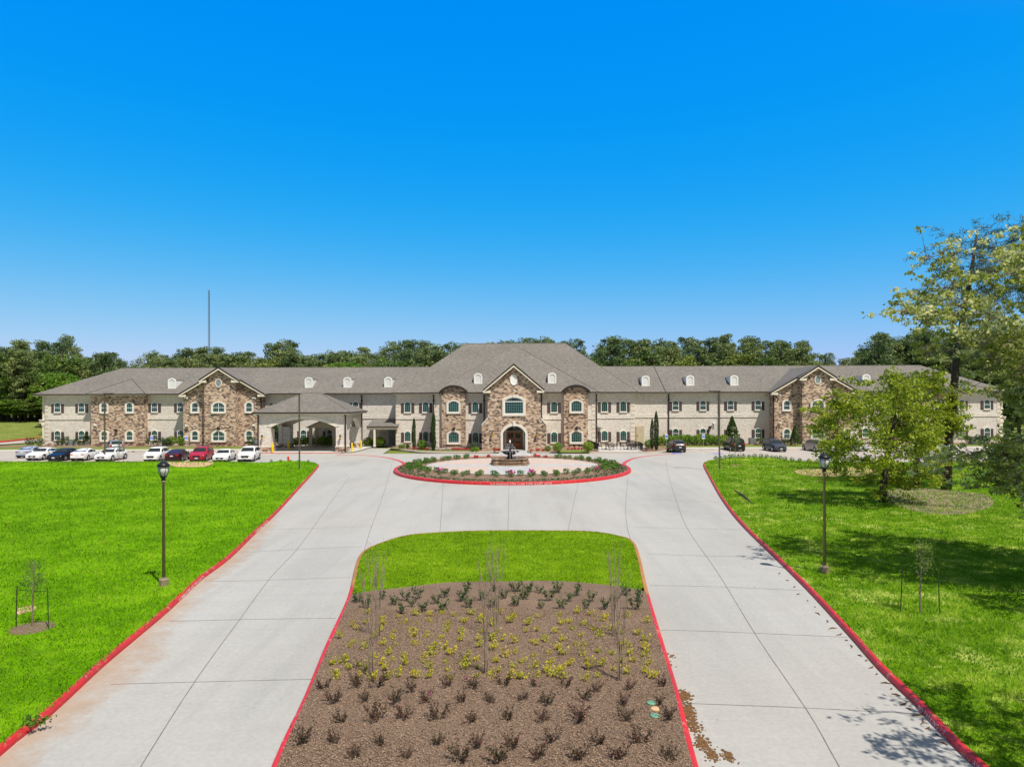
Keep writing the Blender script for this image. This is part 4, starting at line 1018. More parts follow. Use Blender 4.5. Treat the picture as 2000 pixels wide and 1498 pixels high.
MB().box(-20.3, -15.95, 95.2, 95.32, 2.8, 2.92).build('gutter', M['dark'], CW)
MB().box(-20.3, -15.95, 95.35, 95.5, 2.5, 2.8).box(-20.3, -15.95, 99.6, 99.9, 2.5, 2.8).build('beam', M['cream'], CW)
for x, y in ((fx(731.5,95.4,850),95.45),(fx(738.5,98.2,850),98.2)): MB().box(x-.13, x+.13, y-.13, y+.13, .1, 2.5).box(x-.17, x+.17, y-.17, y+.17, .1, .3).build('post', M['cream'], CW)
MB().box(fx(759.5,99.6,850), fx(770,99.6,850), 99.6, 99.7, .1, 2.4).build('side_door', M['acgrey'], CW)
# ============================================================= PLANTS
def leafverts(C, size, r, asp=.55, jit=.35, flat=0.0):
    n = len(C); a = r.normal(size=(n,3)); a[:,2] *= (1-flat); a /= np.linalg.norm(a, axis=1)[:,None]
    b_ = r.normal(size=(n,3)); b_ -= a*(a*b_).sum(1)[:,None]; b_ /= np.linalg.norm(b_, axis=1)[:,None]
    s = size*r.uniform(1-jit, 1+jit, n)[:,None]
    V = np.empty((n,4,3), np.float32); V[:,0] = C-a*s*.5; V[:,1] = C+b_*s*.5*asp; V[:,2] = C+a*s*.5; V[:,3] = C-b_*s*.5*asp
    return V.reshape(-1,3)
def ball(r, n, rad, hollow=.5):
    d = r.normal(size=(n,3)); d /= np.linalg.norm(d, axis=1)[:,None]
    return d*(hollow+(1-hollow)*r.random(n)**.6)[:,None]*np.array(rad)
def quads(name, V, mat): return rawmesh(name, V, np.arange(len(V), dtype=np.int32), 4, mat, obj=False)
def addchild(root, name, me, loc=None):
    o = bpy.data.objects.new(name, me); COL.objects.link(o); o.parent = root
    if loc: o.location = loc
    return o
def mbmesh(mb, name, mat, smooth=False):
    me = bpy.data.meshes.new(name); me.from_pydata(mb.v, [], mb.f); me.materials.append(mat)
    if smooth: me.polygons.foreach_set('use_smooth', [True]*len(mb.f))
    me.update(); return me

# --- forest prototypes (20 m tall)
def far_tree(kind, seed):
    r = np.random.default_rng(seed); cl = []; H = 20; mb = MB()
    lean = r.normal(0, .5, 2); path = [(lean[0]*t*t, lean[1]*t*t, H*.93*t) for t in np.linspace(0, 1, 7)]
    mb.tube(path, list(np.linspace(.36, .06, 7)), 6)
    if kind == 'pine':
        n = 46
        for i in range(n):
            t = .22+.78*(i/n)**.9; z = H*t; sp = (3.3*math.sin(min(1, (1.06-t)/.62)*math.pi*.5)**.7+.3)*r.uniform(.35, 1.05); a = i*2.4+r.uniform(-.5,.5)
            c = np.array([lean[0]*t*t+math.cos(a)*sp, lean[1]*t*t+math.sin(a)*sp, z+r.uniform(-.3,.3)])
            R0 = r.uniform(.7, 1.35)*(1.15-.25*t)
            cl.append(c+ball(r, int(r.uniform(60,150)), (R0*1.15, R0*1.15, R0*.8), .25))
            if t > .3: mb.tube([(lean[0]*t*t, lean[1]*t*t, z-.9), tuple(c)], [.09,.03], 4)
        C = np.concatenate(cl); V = leafverts(C, .46, r, .42); mt = M['pine']
    else:
        W_ = 4.2
        for i in range(64):
            d = r.normal(size=3); d /= np.linalg.norm(d); c = np.array([0,0,H*.58])+d*np.array([W_*.78, W_*.78, H*.36])*r.uniform(.55,1)
            R0 = r.uniform(.9,1.7); cl.append(c+ball(r, int(r.uniform(70,120)), (R0, R0, R0*.8), .3))
            if i % 3 == 0: mb.tube([(0,0,H*.3), tuple(c)], [.12,.03], 4)
        C = np.concatenate(cl); V = leafverts(C, .42, r, .6); mt = M[kind]
    return quads('crown', V, mt), mbmesh(mb, 'trunk', M['bark'])
PT = [far_tree('pine', s) for s in (1,2,3,4,5,6)]+[far_tree('broad', s) for s in (11,12,13)]+[far_tree('bright', s) for s in (21,)]
prof = [(-60,672),(0,676),(20,672),(40,665),(60,672),(90,664),(112,668),(130,657),(150,672),(165,688),(185,694),(205,681),(222,692),(240,707),(262,722),(275,712),(300,683),(320,692),(340,691),(370,681),(395,686),(412,674),(430,690),(450,677),(480,690),(500,684),(530,672),(560,664),(585,676),(600,690),(612,697),(640,680),(660,684),(690,682),(720,674),(745,676),(760,672),(785,668),(800,663),(830,670),(860,671),(880,668),(900,673),(930,665),(955,670),(980,664),(1005,670),(1030,661),(1060,660),(1085,664),(1100,668),(1130,664),(1145,674),(1160,676),(1185,664),(1200,656),(1225,668),(1240,660),(1262,668),(1280,657),(1305,665),(1330,655),(1355,664),(1390,661),(1410,656),(1430,652),(1455,662),(1480,658),(1500,668),(1522,662),(1545,660),(1560,661),(1575,668),(1592,681),(1607,697),(1622,706),(1640,697),(1665,694),(1685,690),(1700,664),(1720,641),(1740,655),(1760,655),(1775,648),(1790,643),(1815,648),(1830,645),(1860,650),(1900,655),(1960,650),(2060,650)]
def seg_label(px, kind):
    k = {'pine': 'dark pine', 'broad': 'round broadleaf tree', 'bright': 'bright spring green tree'}[kind]
    if px < 262: return f'{k} in the wood beyond the left end of the building', 'woodland trees left of the building'
    if px < 620: return f'{k} behind the left wing roof, left of the treeline gap', 'woodland trees behind the far left roof'
    if px < 900: return f'{k} behind the left wing roof next to the central roof', 'woodland trees left of the central roof'
    if px < 1165: return f'{k} whose top just shows over the tall central roof', 'treetops over the central roof'
    if px < 1400: return f'{k} behind the right wing roof next to the central roof', 'woodland trees right of the central roof'
    if px < 1625: return f'{k} behind the right wing roof by the right gable', 'woodland trees behind the right gable'
    return f'{k} standing beyond the right end of the roof behind the near oaks', 'woodland trees beyond the right wing'
made = {}
def place_far(px, ytop, Y, kind, wf=1.0):
    global made
    if px < 105 and Y < 142: Y = 142+(Y % 7)
    x = uv(px, 700)[0]/F*Y; zt = fz(px, ytop, Y); zb = groundz(x, Y)
    H = max(5, zt-zb); ids = {'pine': range(6), 'broad': range(6, 9), 'bright': [9]}[kind]
    i = random.choice(list(ids)); s = H/20*(1.0 if kind != 'broad' else .98)
    lab, grp = seg_label(px, kind); ws = s**.5*random.uniform(.95, 1.2)*wf
    root = thing({'pine': 'pine_tree', 'broad': 'broadleaf_tree', 'bright': 'broadleaf_tree'}[kind], (x, Y, zb), lab, 'tree', grp+' ('+kind+')', random.uniform(0, 6.28))
    root.scale = (ws, ws, s); addchild(root, 'crown', PT[i][0]); addchild(root, 'trunk', PT[i][1])
xs_, ys_ = [p[0] for p in prof], [p[1] for p in prof]
px = -50.0
while px < 2030:                 # skyline trees
    jitter = random.uniform(-3, 3) 
    y_ = float(np.interp(px, xs_, ys_))
    place_far(px+random.uniform(-3,3), y_+random.choice([-2,0,0,3,6]), random.uniform(138, 168), 'pine' if random.random() < .8 else 'broad', 1.0)
    px += random.uniform(13, 20)
px = -40.0
while px < 2000:                 # second, lower row in front fills the gaps
    y_ = float(np.interp(px, xs_, ys_))
    if not (890 < px < 1150): place_far(px, min(y_+random.uniform(5, 20), 714), random.uniform(126, 136), random.choice(['pine','broad','pine']), 1.15)
    px += random.uniform(22, 32)
for px, yt, Y in ((30,722,122),(10,760,116),(58,770,118),(120,712,124),(95,735,119),(150,725,122),(680,689,128),(667,694,127),(1140,682,127),(-20,740,117),(40,790,118)):
    place_far(px, yt, Y, 'bright' if yt != 770 else 'broad', 1.25)
for px, yt in ((15,800),(45,812),(72,806),(-15,805),(80,760),(-35,790)): place_far(px, yt, 121+random.random()*3, 'broad', 1.5)
for px in range(-60, 86, 11): place_far(px, random.uniform(788, 806), 142+random.random()*4, random.choice(['broad','bright','broad']), 2.0)
for px, yt, Y in ((1968,745,120),(1990,770,118),(2015,760,119)): place_far(px, yt, Y, 'broad', 1.3)

# --- near trees: limbs grown to reach every leaf clump
def near_tree(name, base, trunk, rad, targets, leaf, mat, label, per=(90,140), spread=.55, asp=.55, bark='bark', seed=0, flat=0., thin=.0, cat='tree', nl=26, tuft=.13):
    r = np.random.default_rng(seed); root = thing(name, base, label, cat)
    mb = MB(); tp = [np.array(p, float) for p in trunk]; mb.tube([tuple(p) for p in tp], rad, 8)
    nodes = []
    for i in range(len(tp)-1):
        for t in (0,.5): nodes.append((tp[i]*(1-t)+tp[i+1]*t, rad[i]*(1-t)+rad[i+1]*t))
    nodes.append((tp[-1], rad[-1])); minz = tp[0][2]+.28*(tp[-1][2]-tp[0][2])
    nodes = [n for n in nodes if n[0][2] >= minz*.8]
    targets = sorted(targets, key=lambda t_: min(np.linalg.norm(t_-n[0]) for n in nodes))
    cl = []
    for tg in targets:
        best = min(nodes, key=lambda n: np.linalg.norm(tg-n[0])*(1.0 if n[0][2] < tg[2]+.2 else 1.35)+(.4 if n[1] < .03 else 0))
        p0, r0 = best; L_ = np.linalg.norm(tg-p0); rr = min(r0*.7, .018+.022*L_)+thin
        mid = p0*.5+tg*.5+r.normal(0, .09*L_, 3)+np.array([0,0,.07*L_]); q1 = p0*.75+mid*.25+np.array([0,0,.0]); pts = [p0, p0*.5+mid*.5+r.normal(0,.03*L_,3), mid, mid*.5+tg*.5+r.normal(0,.04*L_,3), tg]
        rs = list(np.linspace(rr, max(.009, rr*.3), 5)); mb.tube([tuple(p) for p in pts], rs, 5, cap=False)
        nodes += [(pts[1], rs[1]), (pts[2], rs[2]), (pts[3], rs[3]), (tg, rs[4])]
        for _ in range(int(r.uniform(*per))):
            e = tg+r.normal(size=3)*spread*np.array([1,1,.7]); mb.tube([tuple(tg), tuple((tg+e)/2+r.normal(0,.04,3)), tuple(e)], [.014,.010,.006], 3, cap=False)
            cl.append(e+r.normal(size=(nl, 3))*np.array([tuft, tuft, tuft*.55])*r.uniform(.7,1.3))
    addchild(root, 'trunk', mbmesh(mb, 'trunk', M[bark], True))
    addchild(root, 'crown', quads('crown', leafverts(np.concatenate(cl), leaf, r, asp, flat=flat), M[mat]))
    return root
def lobes(nl_, per, c, rad, seed, lr=.3, keep=None):
    r = np.random.default_rng(seed); out = []
    for i in range(nl_):
        z = 1-2*(i+.5)/nl_; a = i*2.4+r.uniform(-.3,.3); q = math.sqrt(1-z*z); p = np.array(c)+np.array([q*math.cos(a), q*math.sin(a), z])*np.array(rad)*r.uniform(.55,.85)
        L_ = np.array(rad)*lr*r.uniform(.7,1.25)
        for _ in range(int(per*r.uniform(.6,1.3))):
            g = r.normal(size=3); g /= np.linalg.norm(g); out.append(p+g*L_*r.random()**.4)
    return out
def envelope(n, c, rad, seed, hollow=.35, fn=None):
    r = np.random.default_rng(seed); out = []
    while len(out) < n:
        d = r.normal(size=3); d /= np.linalg.norm(d); p = np.array(c)+d*np.array(rad)*(hollow+(1-hollow)*r.random()**.7)
        if fn is None or fn(p): out.append(p)
    return out
bx, by = gp(1724, 985); 
near_tree('oak_tree', (bx, by, 0), [(0,0,-.3),(.05,0,1.2),(.25,0,2.6),(.6,.1,4.2),(.9,0,6.0)], [.3,.23,.19,.14,.06],
    lobes(22, 5.5, (.1,.2,4.6), (4.4,4.0,4.3), 5, .26), .18, 'oakleaf', 'young oak with yellow-green leaves and low spreading limbs on the right lawn', (7,11), .46, seed=5, nl=26, tuft=.17)
bx, by = gp(1790, 955)
near_tree('oak_tree', (bx, by, 0), [(0,0,-.3),(0,0,1.5),(.1,0,3),(.35,.1,4.6),(.8,0,6.4)], [.26,.2,.17,.12,.05],
    lobes(17, 5, (.2,.2,5.7), (4.2,3.6,3.5), 6, .27), .2, 'oakleaf', 'second yellow-green oak just behind and right of the low-limbed oak', (7,11), .48, seed=6, nl=24, tuft=.17)
near_tree('olive_leaf_tree', (29.8, 63, 0), [(0,0,-.3),(.1,0,2),(.2,0,3.4),(.3,0,5)], [.13,.1,.07,.03],
    envelope(42, (.1,0,5.1), (2.6,2.2,2.4), 7, .3), .15, 'dryleaf', 'thin tree with sparse olive-brown new leaves in front of the right stone gable', (3,6), .45, seed=7, nl=14, tuft=.14)
bx, by = gp(1848, 960)
def tp(px, py, Y=by): return (uv(px, py)[0]/F*Y-bx, 0, fz(px, py, Y))
near_tree('pine_tree', (bx, by, 0), [tp(1847,966), tp(1853,860), tp(1862,775), tp(1868,700), tp(1881,620), tp(1896,540), tp(1908,455)], [.36,.30,.27,.24,.2,.14,.06],
    envelope(95, (4.2,0,15.6), (5.8,4.5,4.2), 8, .2)+envelope(16, (2.2,0,10.6), (3.2,2.5,1.0), 9, .2), .34, 'needle', 'tall dark-trunked pine leaning right on the right lawn behind the oaks', (5,8), .55, .12, seed=8, nl=30, tuft=.2)
def pale_env(p):
    return True
TB = lobes(34, 9, (0,0,10.2), (6.3,5.2,3.3), 10, .24)+lobes(16, 7, (1.0,0,7.2), (5.0,4.6,2.0), 11, .28)+lobes(28, 8, (0.2,-.8,4.3), (6.0,5.4,1.9), 12, .26)
near_tree('oak_tree', (20.6, 24.2, 0), [(0,0,-.4),(.1,0,1.8),(0,0,4.0),(-.6,0,7),(-.5,.2,9.5),(0,0,11.5)], [.42,.36,.3,.24,.15,.06],
    TB, .15, 'paleleaf', 'big oak with pale cream-tipped leaves reaching in from the right edge of the picture', (6,10), .42, bark='palebark', seed=10, thin=.006, nl=20, tuft=.10)
near_tree('oak_tree', (12.9, 9.7, 0), [(0,0,-.4),(.1,0,2.2),(0,0,4.6),(-.3,0,7)], [.3,.25,.2,.08],
    envelope(70, (-.2,0,6.6), (3.7,3.2,2.0), 13, .3), .15, 'paleleaf', 'oak just outside the frame whose branch shadow falls on the drive at lower right', (4,7), .4, bark='palebark', seed=13, nl=22, tuft=.12)

# --- staked saplings
def sapling(px, py, h, crown, label, stakes=True, mat='roseleaf', lean=.05):
    x, y = gp(px, py, .14); zb = .14; rt = thing('staked_sapling', (x, y, zb), label, 'sapling', 'newly planted staked trees')
    r = np.random.default_rng(int(px)); mb = MB(); mb.tube([(0,0,0),(lean*.3,0,h*.4),(lean,0,h*.75),(lean*1.2,.02,h)], [.028,.022,.015,.006], 6)
    tips = []
    for i in range(26):
        z = h*r.uniform(.42,.95); a = r.uniform(0,6.28); l = crown*r.uniform(.5,1)*(1.15-z/h*.7); e = (lean+math.cos(a)*l, math.sin(a)*l, z+l*.9)
        mb.tube([(lean*z/h,0,z), e], [.008,.003], 3, cap=False); tips.append(e)
    addchild(rt, 'trunk', mbmesh(mb, 'trunk', M['palebark']))
    C = np.concatenate([np.array(e)+r.normal(0, crown*.22, (26,3)) for e in tips])
    addchild(rt, 'crown', quads('crown', leafverts(C, .05, r, .5), M[mat]))
    if stakes:
        for s in (-1, 1):
            st = MB().tube([(s*.55,-.1*s,-.1),(s*.5,-.08*s,h*.62)], .016, 5); addchild(rt, 'stake', mbmesh(st, 'stake', M['cypress'] if s > 0 else M['dark']))
            sr = MB().tube([(s*.5,-.08*s,h*.56),(lean*.5,0,h*.55)], .007, 4); addchild(rt, 'tie_strap', mbmesh(sr, 'tie_strap', M['black']))
    if px > 1500: return rt
    MBr = MB().lathe([(.02,.05),(.35,.045),(.55,.02),(.6,-.02)][::-1], 18); addchild(rt, 'mulch_ring', mbmesh(MBr, 'mulch_ring', M['clod'] if False else M['mulch']))
    return rt
sapling(63, 1226, 1.95, .34, 'thin sapling tied to two stakes in a bark ring on the left lawn', mat='broad')
sapling(1797, 1197, 2.2, .42, 'leafy sapling between two dark stakes in the dappled shade of the right lawn', mat='broad')
sapling(1436, 909, 2.9, .45, 'staked young tree near the right car park kerb by the tall light pole', mat='broad')
sapling(232, 908, 2.8, .3, 'thin staked tree in front of the white coupe and grey SUV', mat='bush', lean=.1)
sapling(431, 906, 2.6, .28, 'thin leafless young tree in front of the red SUV', mat='roseleaf', lean=.1) if False else None

# --- shrubs
def bushmesh(name, w_, h, n, leaf, mat, seed, shape_='ball', asp=.6, petals=None):
    r = np.random.default_rng(seed)
    if shape_ == 'ball': C = ball(r, n, (w_/2, w_/2, h/2), .35)+np.array([0,0,h*.52])
    elif shape_ == 'cone':
        t = r.random(n)**.75; rr = (1-t)**.8*w_/2*(.55+.45*r.random(n)); a = r.uniform(0, 6.28, n); C = np.stack([rr*np.cos(a), rr*np.sin(a), .06*h+t*h*.94], 1)
    elif shape_ == 'column':
        t = r.random(n); prof_ = np.minimum(1, (1-t)*3.2)**.6*np.minimum(1, .45+t*4); rr = prof_*w_/2*(.5+.5*r.random(n)); a = r.uniform(0, 6.28, n); C = np.stack([rr*np.cos(a)+.1*w_*np.sin(t*9), rr*np.sin(a), t*h], 1)
    elif shape_ == 'tuft':
        k = 9; a = r.uniform(0,6.28,k); e = np.stack([np.cos(a)*w_/2*r.uniform(.4,1,k), np.sin(a)*w_/2*r.uniform(.4,1,k), h*r.uniform(.55,1,k)], 1)
        i = r.integers(0, k, n); C = e[i]*r.uniform(.35,1,n)[:,None]+r.normal(0, leaf*.5, (n,3)); C[:,2] = np.maximum(C[:,2], .01)
    return quads(name, leafverts(C, leaf, r, asp), M[mat])
SH = {}
def shrub(name, key, x, y, z, label, group, s=1.0, cat='shrub'):
    k = SH[key]; me = random.choice(k); me = me if isinstance(me, (list, tuple)) else (me,)
    o = bpy.data.objects.new(name, me[0]); COL.objects.link(o); o.location = (x, y, z)
    o.rotation_euler.z = random.uniform(0, 6.28); sc = s*random.uniform(.88, 1.12); o.scale = (sc, sc, sc)
    tag(o, label, cat, group)
    for c, nm in zip(me[1:], ('stems', 'flowers')):
        if c is not None: addchild(o, nm, c)
    return o
def stems(w_, h, k, seed, mat='twig', rad=.006):
    r = np.random.default_rng(seed); mb = MB()
    for i in range(k):
        a = r.uniform(0, 6.28); l = w_/2*r.uniform(.4, 1); e = (math.cos(a)*l, math.sin(a)*l, h*r.uniform(.6, 1)); m_ = (e[0]*.45, e[1]*.45, e[2]*.6)
        mb.tube([(0,0,-.02), m_, e], [rad, rad*.8, rad*.4], 4, cap=False)
    return mbmesh(mb, 'stems', M[mat])
def petals(w_, h, k, seed, mat, sz=.05):
    r = np.random.default_rng(seed); C = ball(r, k, (w_*.42, w_*.42, h*.3), .8)+np.array([0,0,h*.75]); C = np.repeat(C, 4, 0)+r.normal(0, sz*.3, (4*k,3))
    return quads('flowers', leafverts(C, sz, r, .9), M[mat])
SH['rose'] = [(bushmesh('rose', .72, .46, 260, .055, 'roseleaf', s, 'tuft'), stems(.72, .46, 9, s, 'bark', .005)) for s in (1,2,3,4)]
SH['rosebloom'] = [(bushmesh('rose', .72, .46, 260, .055, 'roseleaf', s, 'tuft'), stems(.72, .46, 9, s, 'bark', .005), petals(.5, .5, 1, s, 'petalpink', .05)) for s in (5,6)]
SH['gold'] = [(bushmesh('gold', .42, .3, 110, .055, 'gold', s, 'tuft'), stems(.36, .24, 6, s)) for s in (11,12,13,14)]
SH['green'] = [(bushmesh('green', .5, .42, 170, .055, 'bush', s, 'tuft'), stems(.4, .3, 6, s)) for s in (21,22,23)]
SH['isle'] = [(bushmesh('isle', .6, .5, 230, .09, 'isle', s, 'ball'),) for s in (31,32,33)]
SH['islebloom'] = [(bushmesh('isle', .6, .5, 200, .09, 'isle', s, 'ball'), None, petals(.8, .6, 12, s, 'petalpink', .12)) for s in (34,)]
SH['redflower'] = [(bushmesh('redf', .5, .3, 40, .08, 'isle', s, 'ball'), None, petals(.55, .35, 22, s, 'leafred', .11)) for s in (35,36)]
SH['whiteflower'] = [(bushmesh('whf', .5, .3, 60, .08, 'isle', s, 'ball'), None, petals(.5, .3, 12, s, 'petalwhite', .1)) for s in (37,)]
SH['lime'] = [(bushmesh('lime', 1.55, 1.45, 800, .17, 'lime', s, 'ball'), stems(1, .7, 8, s)) for s in (41,42,43)]
SH['magnolia'] = [(bushmesh('mag', 1.75, 2.6, 1500, .19, 'bush', s, 'cone'), stems(.3, 1.2, 4, s, 'bark', .03)) for s in (51,52)]
SH['darkbush'] = [(bushmesh('dk', 1.0, 1.0, 330, .13, 'bush', s, 'ball'),) for s in (61,62)]
SH['redbush'] = [(bushmesh('rb', .9, .6, 240, .1, 'redleaf', s, 'ball'),) for s in (63,64)]
SH['cypress'] = [(bushmesh('cy', .60, 4.6, 5500, .11, 'cypress', s, 'column', .45),) for s in (71,72)]
SH['edge'] = [(bushmesh('eg', .55, .5, 150, .09, 'isle', s, 'ball'),) for s in (81,82)]
z7 = lambda x, y: (500+x/2.222, 1030+y/2.222)
mz = .15
def onbed(x, y): return bool(inpoly(np.array([x]), np.array([y]), offset(median, -.35))[0])
rows = {728:(285,430,525,670,830,945,1070,1205,1350,1480,1630,1755),790:(345,480,605,740,885,1010,1155,1260,1420,1600,1755),872:(205,360,520,645,790,945,1095,1250,1405,1600,1785),975:(205,345,530,785,960,1115,1295,1480,1670),1045:(120,430,660,890,1060,1230,1400,1580,1790),1120:(60,300,540,760,980,1150,1370,1560,1760),1215:(0,200,430,690,900,1120,1340,1600,1850)}
sec = {728:'top',790:'second',872:'third',975:'fourth',1045:'fifth',1120:'sixth',1215:'lowest'}
for ry, xs_r in rows.items():
    if ry > 1060: continue
    for k, rx in enumerate(xs_r):
        x, y = gp(*z7(rx+random.uniform(-8,8), ry+random.uniform(-10,14)))
        if onbed(x, y):
            bl_ = random.random() < .07
            shrub('rose_bush', 'rosebloom' if bl_ else 'rose', x, y, mz, f'dark reddish rose bush {"with red bloom " if bl_ else ""}in the {sec[ry]} rose row of the bark bed', f'{sec[ry]} row of roses in the bark bed'+(' in bloom' if bl_ else ''), random.choice([.55,.68,.8]))
for gx_, gy_ in ((440,352),(475,375),(600,360),(650,340),(678,365),(780,350),(820,322),(890,342),(917,307),(925,374),(988,340),(1030,302),(1075,335),(1125,302),(1128,367),(1165,337),(1230,307),(1238,377),(1268,342),(1310,302),(1330,377),(1365,340),(1398,312),(1433,377),(1458,340),(1515,377),(1600,320),(1640,382),(1660,344),(395,417),(630,397),(722,388),(808,388),(550,335),(1030,370),(1560,345),(700,330),(1180,305)):
    x, y = gp(*z7(gx_, gy_))
    if onbed(x, y): shrub('green_shrub', 'green', x, y, mz, 'small dark green shrub near the turf edge at the top of the bark bed', 'small green shrubs along the top of the bark bed', random.choice([.8,1,1.1]))
k = 0
for i, ry in enumerate(np.linspace(412, 690, 9)):
    side = 'upper' if ry < 500 else 'middle' if ry < 600 else 'lower'
    xl = 395-(ry-412)*.52; xr_ = 1700+(ry-412)*.3; x_ = xl+random.uniform(0, 40)
    while x_ < xr_:
        if random.random() < .9:
            x, y = gp(*z7(x_+random.uniform(-14,14), ry+random.uniform(-13,13)))
            if onbed(x, y): shrub('golden_shrub', 'gold', x, y, mz, f'small golden yellow shrub in the {side} part of the yellow band across the bark bed', f'golden shrubs in the {side} part of the bark bed', random.choice([.55,.68,.78,.88]))
        x_ += random.uniform(52, 84)
# leafless crape myrtles
def myrtle(px, py, h, label, seed):
    x, y = gp(px, py, mz); r = np.random.default_rng(seed); rt = thing('bare_crape_myrtle', (x, y, mz), label, 'young tree', 'leafless multi-stem trees in the bark bed'); mb = MB()
    for i in range(6):
        a = i*1.05+r.uniform(-.4,.4); l = .30*r.uniform(.5,1.1); p = [np.array([math.cos(a)*.06, math.sin(a)*.06, 0])]
        for t in (.3,.6,.85,1): p.append(np.array([math.cos(a)*l*t**1.3, math.sin(a)*l*t**1.3, h*t*r.uniform(.93,1.0)])+r.normal(0,.02,3))
        mb.tube([tuple(q) for q in p], [.012,.010,.008,.006,.004], 5)
        for _ in range(5):
            k_ = r.integers(1, 4); e = p[k_]+np.array([r.normal(0,.13), r.normal(0,.13), h*r.uniform(.12,.3)]); mb.tube([tuple(p[k_]), tuple(e)], [.005,.003], 3, cap=False)
    addchild(rt, 'stems', mbmesh(mb, 'stems', M['twig']))
for a in ((725,1322,2.5,'leafless multi-stem sapling at the lower left of the bark bed',1),(950,1318,2.7,'leafless multi-stem sapling at the lower middle of the bark bed',2),(1211,1329,2.4,'leafless multi-stem sapling at the lower right of the bark bed',3),
    (738,1246,2.4,'leafless multi-stem sapling at the upper left of the bark bed',4),(970,1246,2.6,'leafless multi-stem sapling at the upper middle of the bark bed',5),(1199,1246,2.5,'leafless multi-stem sapling at the upper right of the bark bed',6)): myrtle(*a)
# irrigation covers
for i, (px, py, mt) in enumerate(((1272,1374,'greenplastic'),(1280,1386,'dirt'),(1279,1399,'greenplastic'))):
    x, y = gp(px, py, .17); o = MB().lathe([(.10,-.04),(.10,.015),(.085,.025),(.02,.03)], 16).build('valve_cover', M[mt], loc=(x, y, .185))
    tag(o, ['green round valve cover in the bark, topmost of three', 'tan round valve cover between the two green ones in the bark', 'green round valve cover in the bark, lowest of three'][i], 'valve cover', 'valve covers')
# soil clods spilled on the right lane beside the kerb, small debris
r = np.random.default_rng(5); mb = MB()
for (pa, n, sp) in (((1336,1358),200,.12),((1343,1390),260,.16),((1350,1412),150,.15),((1372,1452),120,.13),((1388,1472),90,.12),((1420,1476),80,.09),((1310,1280),14,.1),((1307,1300),14,.1)):
    cx, cy = gp(*pa)
    for _ in range(n):
        x, y, s = cx+r.normal(0, sp*.6), cy+r.normal(0, sp*1.3), r.uniform(.012,.04)
        mb.lathe([(s,-.002),(s*.8,s*.3),(s*.2,s*.45)], 5, (x,y,.005), ph=r.uniform(0,3))
o = mb.build('spilled_soil', M['clod']); tag(o, kind='stuff')
mb = MB()
for _ in range(60):
    px_, py_ = (1560+r.uniform(0,300), 1170+r.uniform(0,300)); q = gp(px_, py_)
for i in range(26):
    t = i/26; q = gp(1535+t*330+r.uniform(-4,4)-10, 1120+t*345+r.uniform(-3,3)); a = r.uniform(0,3.1); l = r.uniform(.05,.16)
    mb.tube([(q[0]-math.cos(a)*l,q[1]-math.sin(a)*l,.012),(q[0],q[1],.02),(q[0]+math.cos(a+.6)*l,q[1]+math.sin(a+.6)*l,.012)], [.006,.02,.006], 5)
o = mb.build('leaf_debris', M['clod']); tag(o, kind='stuff')
# mulch chips give the bark bed its grain
r = np.random.default_rng(15); P = []
mp = offset(median, -.25); k = 0
while k < 60000:
    y = 12+(21.5-12)*r.random(60000)**1.3; x = r.uniform(-6.5,6.5,60000); ok = inpoly(x, y, mul); P.append(np.stack([x[ok], y[ok], np.full(ok.sum(), .0)], 1)); k += ok.sum()
P = np.concatenate(P)[:60000]; P[:,2] = .125+.04*np.sin(P[:,0]*1.3+2)*np.sin(P[:,1]*.9)+.06+r.uniform(.0,.025,len(P))
V = leafverts(P, .045, r, .4, flat=.6); m_ = simple('bark_chips', (.27,.19,.135), .95, .5, 40, world=True); M['chips'] = m_
o = rawmesh('mulch_chips', V, np.arange(len(V), dtype=np.int32), 4, M['chips'])

# roundabout planting
for ring, (rr, nn, cy_) in enumerate(((9.15, 50, 67.0), (10.1, 46, 66.9))):
    for i in range(nn):
        a = 2*math.pi*(i+.5*ring)/nn+random.uniform(-.03,.03); x, y = CI[0]+rr*math.cos(a)*1.0, cy_-.3+rr*math.sin(a)*(1.0 if math.sin(a) > 0 else .93)
        if abs(x) < 2.0 and y > 70: continue
        red = y > 70 and abs(x) < 4.2
        if red and random.random() < .4: continue
        kk = 'redflower' if red else ('islebloom' if random.random() < .04 else 'isle')
        where = ('back' if y > 69 else 'front' if y < 62 else 'left end' if x < 0 else 'right end')
        lab = {'redflower': 'low red-flowering plant at the back of the fountain circle', 'islebloom': f'rounded shrub with magenta blooms on the {where} of the fountain circle', 'isle': f'rounded bright green shrub on the {where} of the fountain circle'}[kk]
        shrub('round_shrub' if not red else 'red_flower', kk, x, y, .2, lab, lab.replace('rounded ', '').split(' on the')[0]+'s, '+where, 1.0 if not red else .9, 'shrub' if not red else 'flower')
r = np.random.default_rng(77); tufts = []
a = r.uniform(0, 2*math.pi, 2600); q = r.uniform(.86, .965, 2600); C = np.stack([CI[0]+RX*q*np.cos(a), CI[1]+RY*q*np.sin(a), np.full(2600, .25)], 1)
C = C[(C[:,1] < 72)]; C = np.repeat(C, 3, 0)+r.normal(0, .05, (len(C)*3, 3)); C[:,2] = np.maximum(C[:,2], .22)
rawmesh('ground_cover', leafverts(C, .10, r, .6), np.arange(len(C)*4, dtype=np.int32), 4, M['bush'])

